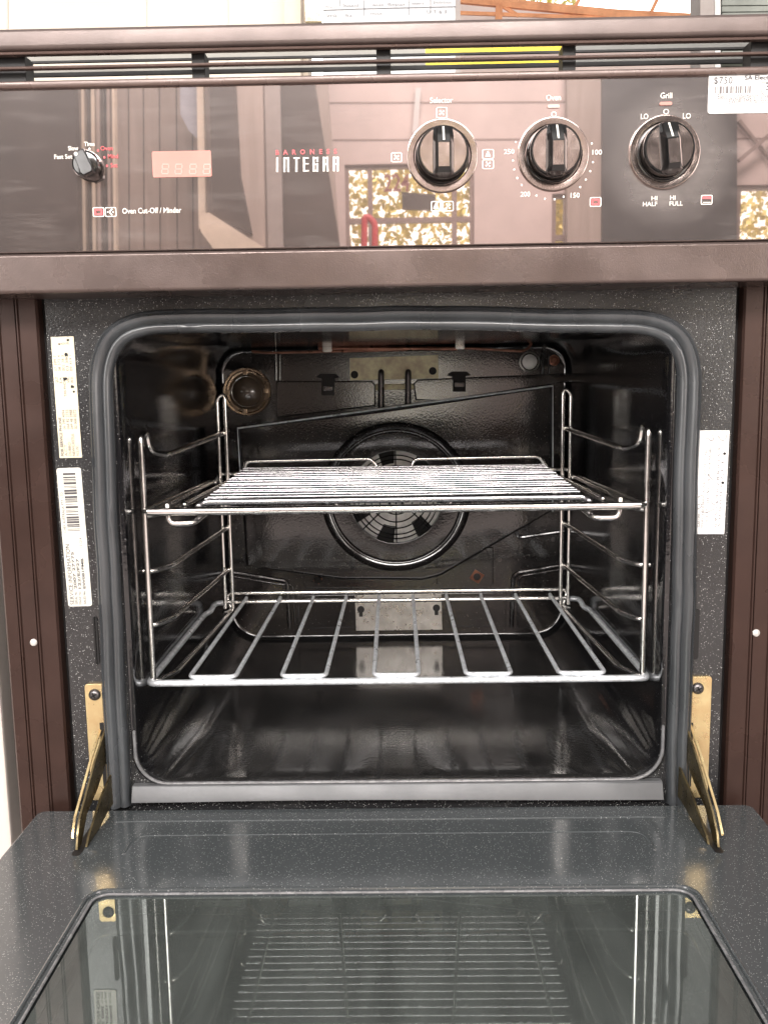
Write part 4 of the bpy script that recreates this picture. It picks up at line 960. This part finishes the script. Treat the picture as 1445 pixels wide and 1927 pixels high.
# ================================================================== BEHIND THE OVEN
def slab(name, poly, Y, th, m, label=None, cat=None, parent=None, mirror=False, group=None, bev=0):
    bm = bmesh.new(); pts = []
    for u, v in poly:
        v = min(v, 880 if mirror else 1150)
        if mirror: q = P(u, v, 2*YP-Y); q.y = Y
        else: q = P(u, v, Y)
        q.z = max(q.z, 0.002); pts.append(q)
    prism(bm, pts, (0, -th if mirror else th, 0), bev); o = finish(name, bm, m, parent, 30)
    if label: tag(o, label, cat, group)
    return o
BY = 1.15
wl = slab('boarded_wall', [(-350, -500), (580, -500), (580, 1500), (-350, 1500)], BY, 0.08, 'cream', 'cream boarded wall with upright joints behind the oven', 'wall')
for u in (14, 275, 428):
    slab('board_joint', [(u-1.5, -500), (u+1.5, -500), (u+1.5, 400), (u-1.5, 400)], BY-0.003, 0.002, 'cabwhite', parent=wl)
slab('wall_post', [(535, -500), (566, -500), (566, 1400), (535, 1400)], BY-0.06, 0.05, 'pale', 'pale timber post beside the whiteboard', 'post')
sp = slab('paper_clip', [(570, -60), (578, -60), (590, 20), (602, 26), (606, 40), (575, 40)], BY-0.09, 0.015, 'brass', 'tan bulldog clip hanging beside the whiteboard', 'clip')
wb = thing('whiteboard', 'whiteboard with a ruled table of grey handwriting behind the oven', 'whiteboard', P(735, 100, BY-0.05))
slab('board_face', [(608, -400), (857, -400), (857, 300), (608, 300)], BY-0.05, 0.02, 'wboard', parent=wb)
slab('board_frame', [(857.3, -400), (866, -400), (866, 300), (857.3, 300)], BY-0.055, 0.028, 'greypost', parent=wb)
bm = bmesh.new(); yk = BY-0.052
def st(u0, v0, u1, v1, t): 
    a, b = P(u0, v0, yk), P(u1, v1, yk); d = (b-a).normalized(); n_ = Vector((-d.z, 0, d.x))*t/2*(D+yk)/F
    bm.faces.new([bm.verts.new(q_) for q_ in (a+n_, a-n_, b-n_, b+n_)])
for q_ in ((685, 0, 685, 30), (769, 0, 769, 28), (810, -20, 810, 24), (608, 19, 690, 16), (690, 16, 860, 12), (640, -10, 640, 12), (608, -12, 860, -16)): st(*q_, 1.2)
for s_, u0, u1, v, h_ in (('Sound', 645, 675, 12, 5), ('wide', 700, 722, 11, 5), ('Repair', 730, 764, 10, 5), ('letters', 774, 797, 8, 5), ('position', 816, 850, 6, 5), ('fix', 650, 664, 31, 5), ('stock', 696, 720, 27, 5), ('Amp on', 612, 636, 14, 4), ('VHS', 614, 634, 32, 5), ('U T 6 3', 803, 840, 25, 6)):
    a, b = P(u0, v, yk-0.001), P(u1, v, yk-0.001); letters(bm, s_, a, b, h_*(D+yk)/F)
finish('board_writing', bm, 'marker', wb, 0, False)
# open shed roof with bright daylight at the right
YR = 3.2
rf = thing('roof_truss', 'rust red steel roof truss against bright daylight behind the oven', 'roof truss', P(1000, 40, YR))
def beam(px, r, m='orange', Y=YR):
    bm = bmesh.new(); tube(bm, [P(u, v, Y) for u, v in px], r, 6); return finish('truss_member', bm, m, rf, 40)
beam([(840, -4), (1150, 26), (1290, 34), (1500, 42)], 0.018); beam([(850, 24), (1140, 34)], 0.008); beam([(940, -30), (937, 60)], 0.016); beam([(1100, -20), (1074, 26)], 0.008); beam([(1245, -20), (1222, 28)], 0.008); beam([(940, 8), (975, 30)], 0.008)
slab('gable_boards', [(866, 6), (940, 8), (1090, 24), (1120, 40), (1300, 48), (1300, 420), (866, 420)], YR+0.3, 0.05, 'pink', 'pale pink boarding below the roof truss behind the oven', 'wall')
bm = bmesh.new()
for i in range(260):
    c = P(random.uniform(920, 1090), random.uniform(-25, 12), YR+0.8) + Vector((0, random.uniform(0, 0.3), 0)); s_ = random.uniform(0.012, 0.03)
    a = Vector((random.uniform(-1, 1), random.uniform(-1, 1), random.uniform(-1, 1))).normalized()*s_; b = a.orthogonal().normalized()*s_*0.6
    bm.faces.new([bm.verts.new(c+q_) for q_ in (a, b, -a, -b)])
fo = finish('tree_foliage', bm, 'leafy', None, 0, False); tag(fo, 'sunlit yellow foliage seen beyond the roof truss', 'tree')
slab('sky', [(560, -900), (1900, -900), (1900, 500), (560, 500)], 6.5, 0.05, 'sky'); bpy.data.objects['sky']['kind'] = 'structure'
slab('grey_post', [(1317, -500), (1344, -500), (1344, 1300), (1317, 1300)], BY, 0.06, 'greypost', 'grey square post right of the roof truss', 'post')
lv = thing('louvre_shutter', 'grey green louvred panel with a white edge at the far right behind the oven', 'shutter', P(1420, 20, BY))
slab('louvre_edge', [(1345, -500), (1355, -500), (1355, 1300), (1345, 1300)], BY, 0.05, 'paper', parent=lv)
for v in range(-60, 120, 12): slab('louvre_slat', [(1358, v), (1700, v-3), (1700, v+7), (1358, v+10)], BY+0.02, 0.02, 'grey', parent=lv)
slab('louvre_backing', [(1356, -500), (1700, -500), (1700, 1300), (1356, 1300)], BY+0.05, 0.02, 'grey', parent=lv)
# neighbouring appliance at the left, dark one at the right
bm = bmesh.new(); a = P(10, 1200, -0.0)
box(bm, -0.95, P(-6, 1100, 0.02).x-0.004, 0.02, 0.55, 0.0, 0.70, 0.004)
tag(finish('white_cabinet', bm, 'cabwhite'), 'off white cabinet standing close against the left side of the oven', 'cabinet')
bm = bmesh.new(); box(bm, 0.345, 0.95, 0.02, 0.55, 0.0, 0.72, 0.004)
tag(finish('brown_cabinet', bm, 'trim'), 'dark brown cabinet standing close against the right side of the oven', 'cabinet')

# ================================================================== ROOM BEHIND THE CAMERA (seen mirrored in the control glass)
RY = -4.6
def wallpiece(bm, u0, v0, u1, v1, Y=RY, th=0.12):
    a = P(u0, 400, 2*YP-Y); b = P(u1, 400, 2*YP-Y); a.z = P(850, v0, 2*YP-Y).z; b.z = P(850, v1, 2*YP-Y).z; za, zb = max(a.z, 0.002), max(b.z, 0.002)
    box(bm, a.x, b.x, Y-th, Y, zb, za)
bm = bmesh.new()
wallpiece(bm, 300, -250, 1800, 306); wallpiece(bm, 300, 306, 650, 2400); wallpiece(bm, 892, 306, 1038, 2400); wallpiece(bm, 1068, 306, 1384, 2400)
wallpiece(bm, 650, 820, 892, 2400); wallpiece(bm, 1038, 820, 1068, 2400); wallpiece(bm, 1384, 306, 1800, 358); wallpiece(bm, 1384, 820, 1800, 2400); wallpiece(bm, 1038, 306, 1068, 368)
pw = finish('pink_wall', bm, 'pink', None, 0); tag(pw, 'pink workshop wall with windows, mirrored in the control glass', 'wall')
for v in (192, 262): slab('wall_seam', [(596, v), (1800, v-4), (1800, v-1), (596, v+3)], RY+0.004, 0.003, 'mull', parent=pw, mirror=True)
for u0, v0, u1, v1 in ((735, 215, 728, 262), (742, 320, 726, 215)): pass
def window(u0, v0, u1, v1, vs, hs, label):
    t = thing('window', label, 'window', P((u0+u1)/2, min(v1, 700), 2*YP-RY), None); t.location.y = RY
    bm = bmesh.new()
    for u in vs: wallpiece(bm, u-4.5, v0, u+4.5, v1, RY-0.03, 0.05)
    for v in hs: wallpiece(bm, u0, v-4.5, u1, v+4.5, RY-0.028, 0.054)
    finish('window_frame', bm, 'mull', t, 0); return t
window(650, 306, 892, 820, (653, 697, 855, 889), (309, 412, 520, 640, 816), 'large mullioned window over a garden, mirrored below the selector knob')
window(1038, 368, 1068, 820, (1041, 1066), (371, 450, 640, 816), 'narrow window strip mirrored below the oven knob')
window(1384, 358, 1800, 820, (1388, 1470, 1600), (362, 480, 640, 816), 'garden window mirrored at the right end of the control glass')
bm = bmesh.new(); a = P(722, 356, 2*YP-RY-0.04); b = P(771, 353, 2*YP-RY-0.04); a.y = b.y = RY-0.02; b.z = a.z
letters(bm, '224', a, b, 30*(abs(2*YP-RY)+D)/F, bold=0.02); tag(finish('window_numerals', bm, 'num', None, 0, False), 'dark red figures 224 on the large mirrored window', 'numerals')
slab('hanging_sign', [(756, 361), (820, 366), (818, 396), (757, 394)], RY-0.015, 0.02, 'dbrown', 'dark oblong sign hung in the large mirrored window', 'sign', mirror=True)
bm = bmesh.new(); q0 = [P(u, v, 2*YP+3.9) for u, v in ((683, 620), (686, 404), (706, 418), (703, 620))]
for z in q0: z.y = -3.9
tube(bm, fillet(q0, 0.03), 0.016, 8); tag(finish('red_trolley_frame', bm, 'redpaint'), 'red tubular trolley handle in front of the large mirrored window', 'trolley')
slab('dark_board', [(-260, -200), (130, -200), (150, 480), (165, 2400), (-260, 2400)], -3.4, 0.05, 'dbrown', 'dark brown sheet mirrored at the left end of the control glass', 'board', mirror=True)
df = thing('ribbed_door_frame', 'ribbed pale door frame mirrored beside the timer knob', 'door frame', (0, 0, 0)); df.location = (P(178, 900, 2*YP+3.5).x, -3.5, 0.002)
for u, w_, m in ((141, 7, 'tan'), (151, 5, 'pale'), (162, 4, 'dbrown'), (170, 6, 'pale'), (180, 6, 'tan'), (190, 4, 'dbrown'), (199, 5, 'tan'), (209, 5, 'pale')):
    slab('frame_rib', [(u-w_/2, -200), (u+w_/2, -200), (u+w_/2+8, 480), (u+w_/2+30, 2400), (u-w_/2+30, 2400), (u-w_/2+8, 480)], -3.5, 0.04, m, parent=df, mirror=True)
tw = slab('boarded_partition', [(130, -200), (590, -200), (640, 480), (650, 2400), (140, 2400)], -3.7, 0.05, 'tan', 'tan boarded partition mirrored behind the clock display', 'wall', mirror=True)
for u in (240, 268, 298, 330, 360): slab('board_seam', [(u-1, -200), (u+1, -200), (u+5, 480), (u+25, 2400), (u+23, 2400), (u+3, 480)], -3.695, 0.003, 'dbrown', parent=tw, mirror=True)
slab('hanging_cloth', [(338, 100), (372, 100), (374, 262), (356, 246), (340, 215)], -3.4, 0.02, 'bluecloth', 'pale blue cloth mirrored above the clock display', 'cloth', mirror=True)
slab('upright_batten', [(366, -200), (376, -200), (388, 425), (374, 432)], -3.3, 0.04, 'pale', 'pale upright batten mirrored right of the clock display', 'batten', mirror=True)
slab('sloping_timber', [(376, 402), (394, 400), (520, 480), (500, 620), (470, 560), (378, 436)], -3.2, 0.05, 'pale', 'cut pale timber slope mirrored right of the clock display', 'timber', mirror=True)
slab('dark_hanging', [(386, -200), (424, -200), (452, 330), (474, 440), (400, 408)], -3.25, 0.03, 'dbrown', 'dark brown hanging sheet mirrored beside the pale batten', 'sheet', mirror=True)
slab('tan_drape', [(424, -200), (488, -200), (500, 480), (470, 470), (452, 330)], -3.28, 0.03, 'tan', 'tan drape mirrored left of the maker name', 'drape', mirror=True)
slab('grey_drape', [(490, -200), (520, -200), (534, 520), (506, 520)], -3.3, 0.03, 'greypost', 'narrow grey drape mirrored left of the maker name', 'drape', mirror=True)
slab('leaning_board', [(521, -200), (560, -200), (592, 154), (642, 480), (660, 700), (535, 700)], -3.35, 0.04, 'dbrown', 'dark leaning board mirrored behind the maker name', 'board', mirror=True)
slab('white_strut', [(782, 165), (792, 165), (786, 250), (776, 250)], RY+0.05, 0.03, 'paper', 'short white strut on the mirrored pink wall above the large window', 'strut', mirror=True)
slab('brown_upright', [(1066, -200), (1132, -200), (1132, 2400), (1068, 2400)], -4.5, 0.06, 'tan', 'tan upright board mirrored right of the oven knob', 'board', mirror=True)
fr_ = slab('slate_cupboard', [(1132, -200), (1386, -200), (1386, 2400), (1132, 2400)], -4.48, 0.10, 'slate', 'tall slate grey cupboard mirrored behind the grill knob', 'cupboard', mirror=True)
slab('cross_brace', [(1388, 228), (1393, 224), (1445, 290), (1500, 350), (1494, 354)], RY+0.06, 0.03, 'mull', 'slanting brace on the mirrored pink wall at the far right', 'brace', mirror=True)
slab('cross_brace', [(1388, 300), (1393, 304), (1500, 214), (1494, 210)], RY+0.10, 0.03, 'mull', 'crossing brace on the mirrored pink wall at the far right', 'brace', mirror=True)
# garden outside the windows
bm = bmesh.new()
for i in range(9500):
    u = random.choice((random.uniform(640, 900), random.uniform(1030, 1075), random.uniform(1380, 1700))); v = random.choice((random.uniform(338, 560), random.uniform(338, 560), random.uniform(560, 830))) if random.random() < 0.9 else random.uniform(312, 345)
    q_ = P(u, v, 2*YP+random.uniform(5.4, 6.2)); q_.y = 2*YP-q_.y; s_ = random.uniform(0.010, 0.040)
    a = Vector((random.uniform(-1, 1), random.uniform(-1, 1), random.uniform(-1, 1))).normalized()*s_; b = a.orthogonal().normalized()*s_*0.6
    bm.faces.new([bm.verts.new(q_+t_) for t_ in (a, b, -a, -b)])
hd = finish('garden_hedge', bm, 'leafy', None, 0, False); tag(hd, 'yellow green garden hedge outside the mirrored windows', 'hedge'); hd.data.materials.append(M['leaf'])
for i, p_ in enumerate(hd.data.polygons): p_.material_index = 1 if (i*7) % 11 < 6 else 0
slab('sky', [(300, -200), (2000, -200), (2000, 1100), (300, 1100)], -7.5, 0.05, 'sky', mirror=True); bpy.data.objects['sky.001']['kind'] = 'structure'
area('garden_light', (0.6, -5.2, 3.6), (0.6, -6.0, 1.4), 3.0, 0.6, 210, (1.0, 0.96, 0.85))

# dark boxes added behind the camera to darken the enamel's reflections
bm = bmesh.new(); box(bm, -1.35, 0.24, -2.75, -2.15, 0.003, 0.44, 0.008)
tag(finish('black_reflection_box', bm, 'black'), 'wide gloss black box added behind the camera to darken the reflection in the oven back', 'appliance')
bm = bmesh.new(); box(bm, 0.27, 0.80, -2.75, -2.15, 0.003, 0.36, 0.008)
tag(finish('brown_reflection_box', bm, 'trim'), 'low dark brown box added behind the camera to dim the reflection in the oven back', 'appliance')
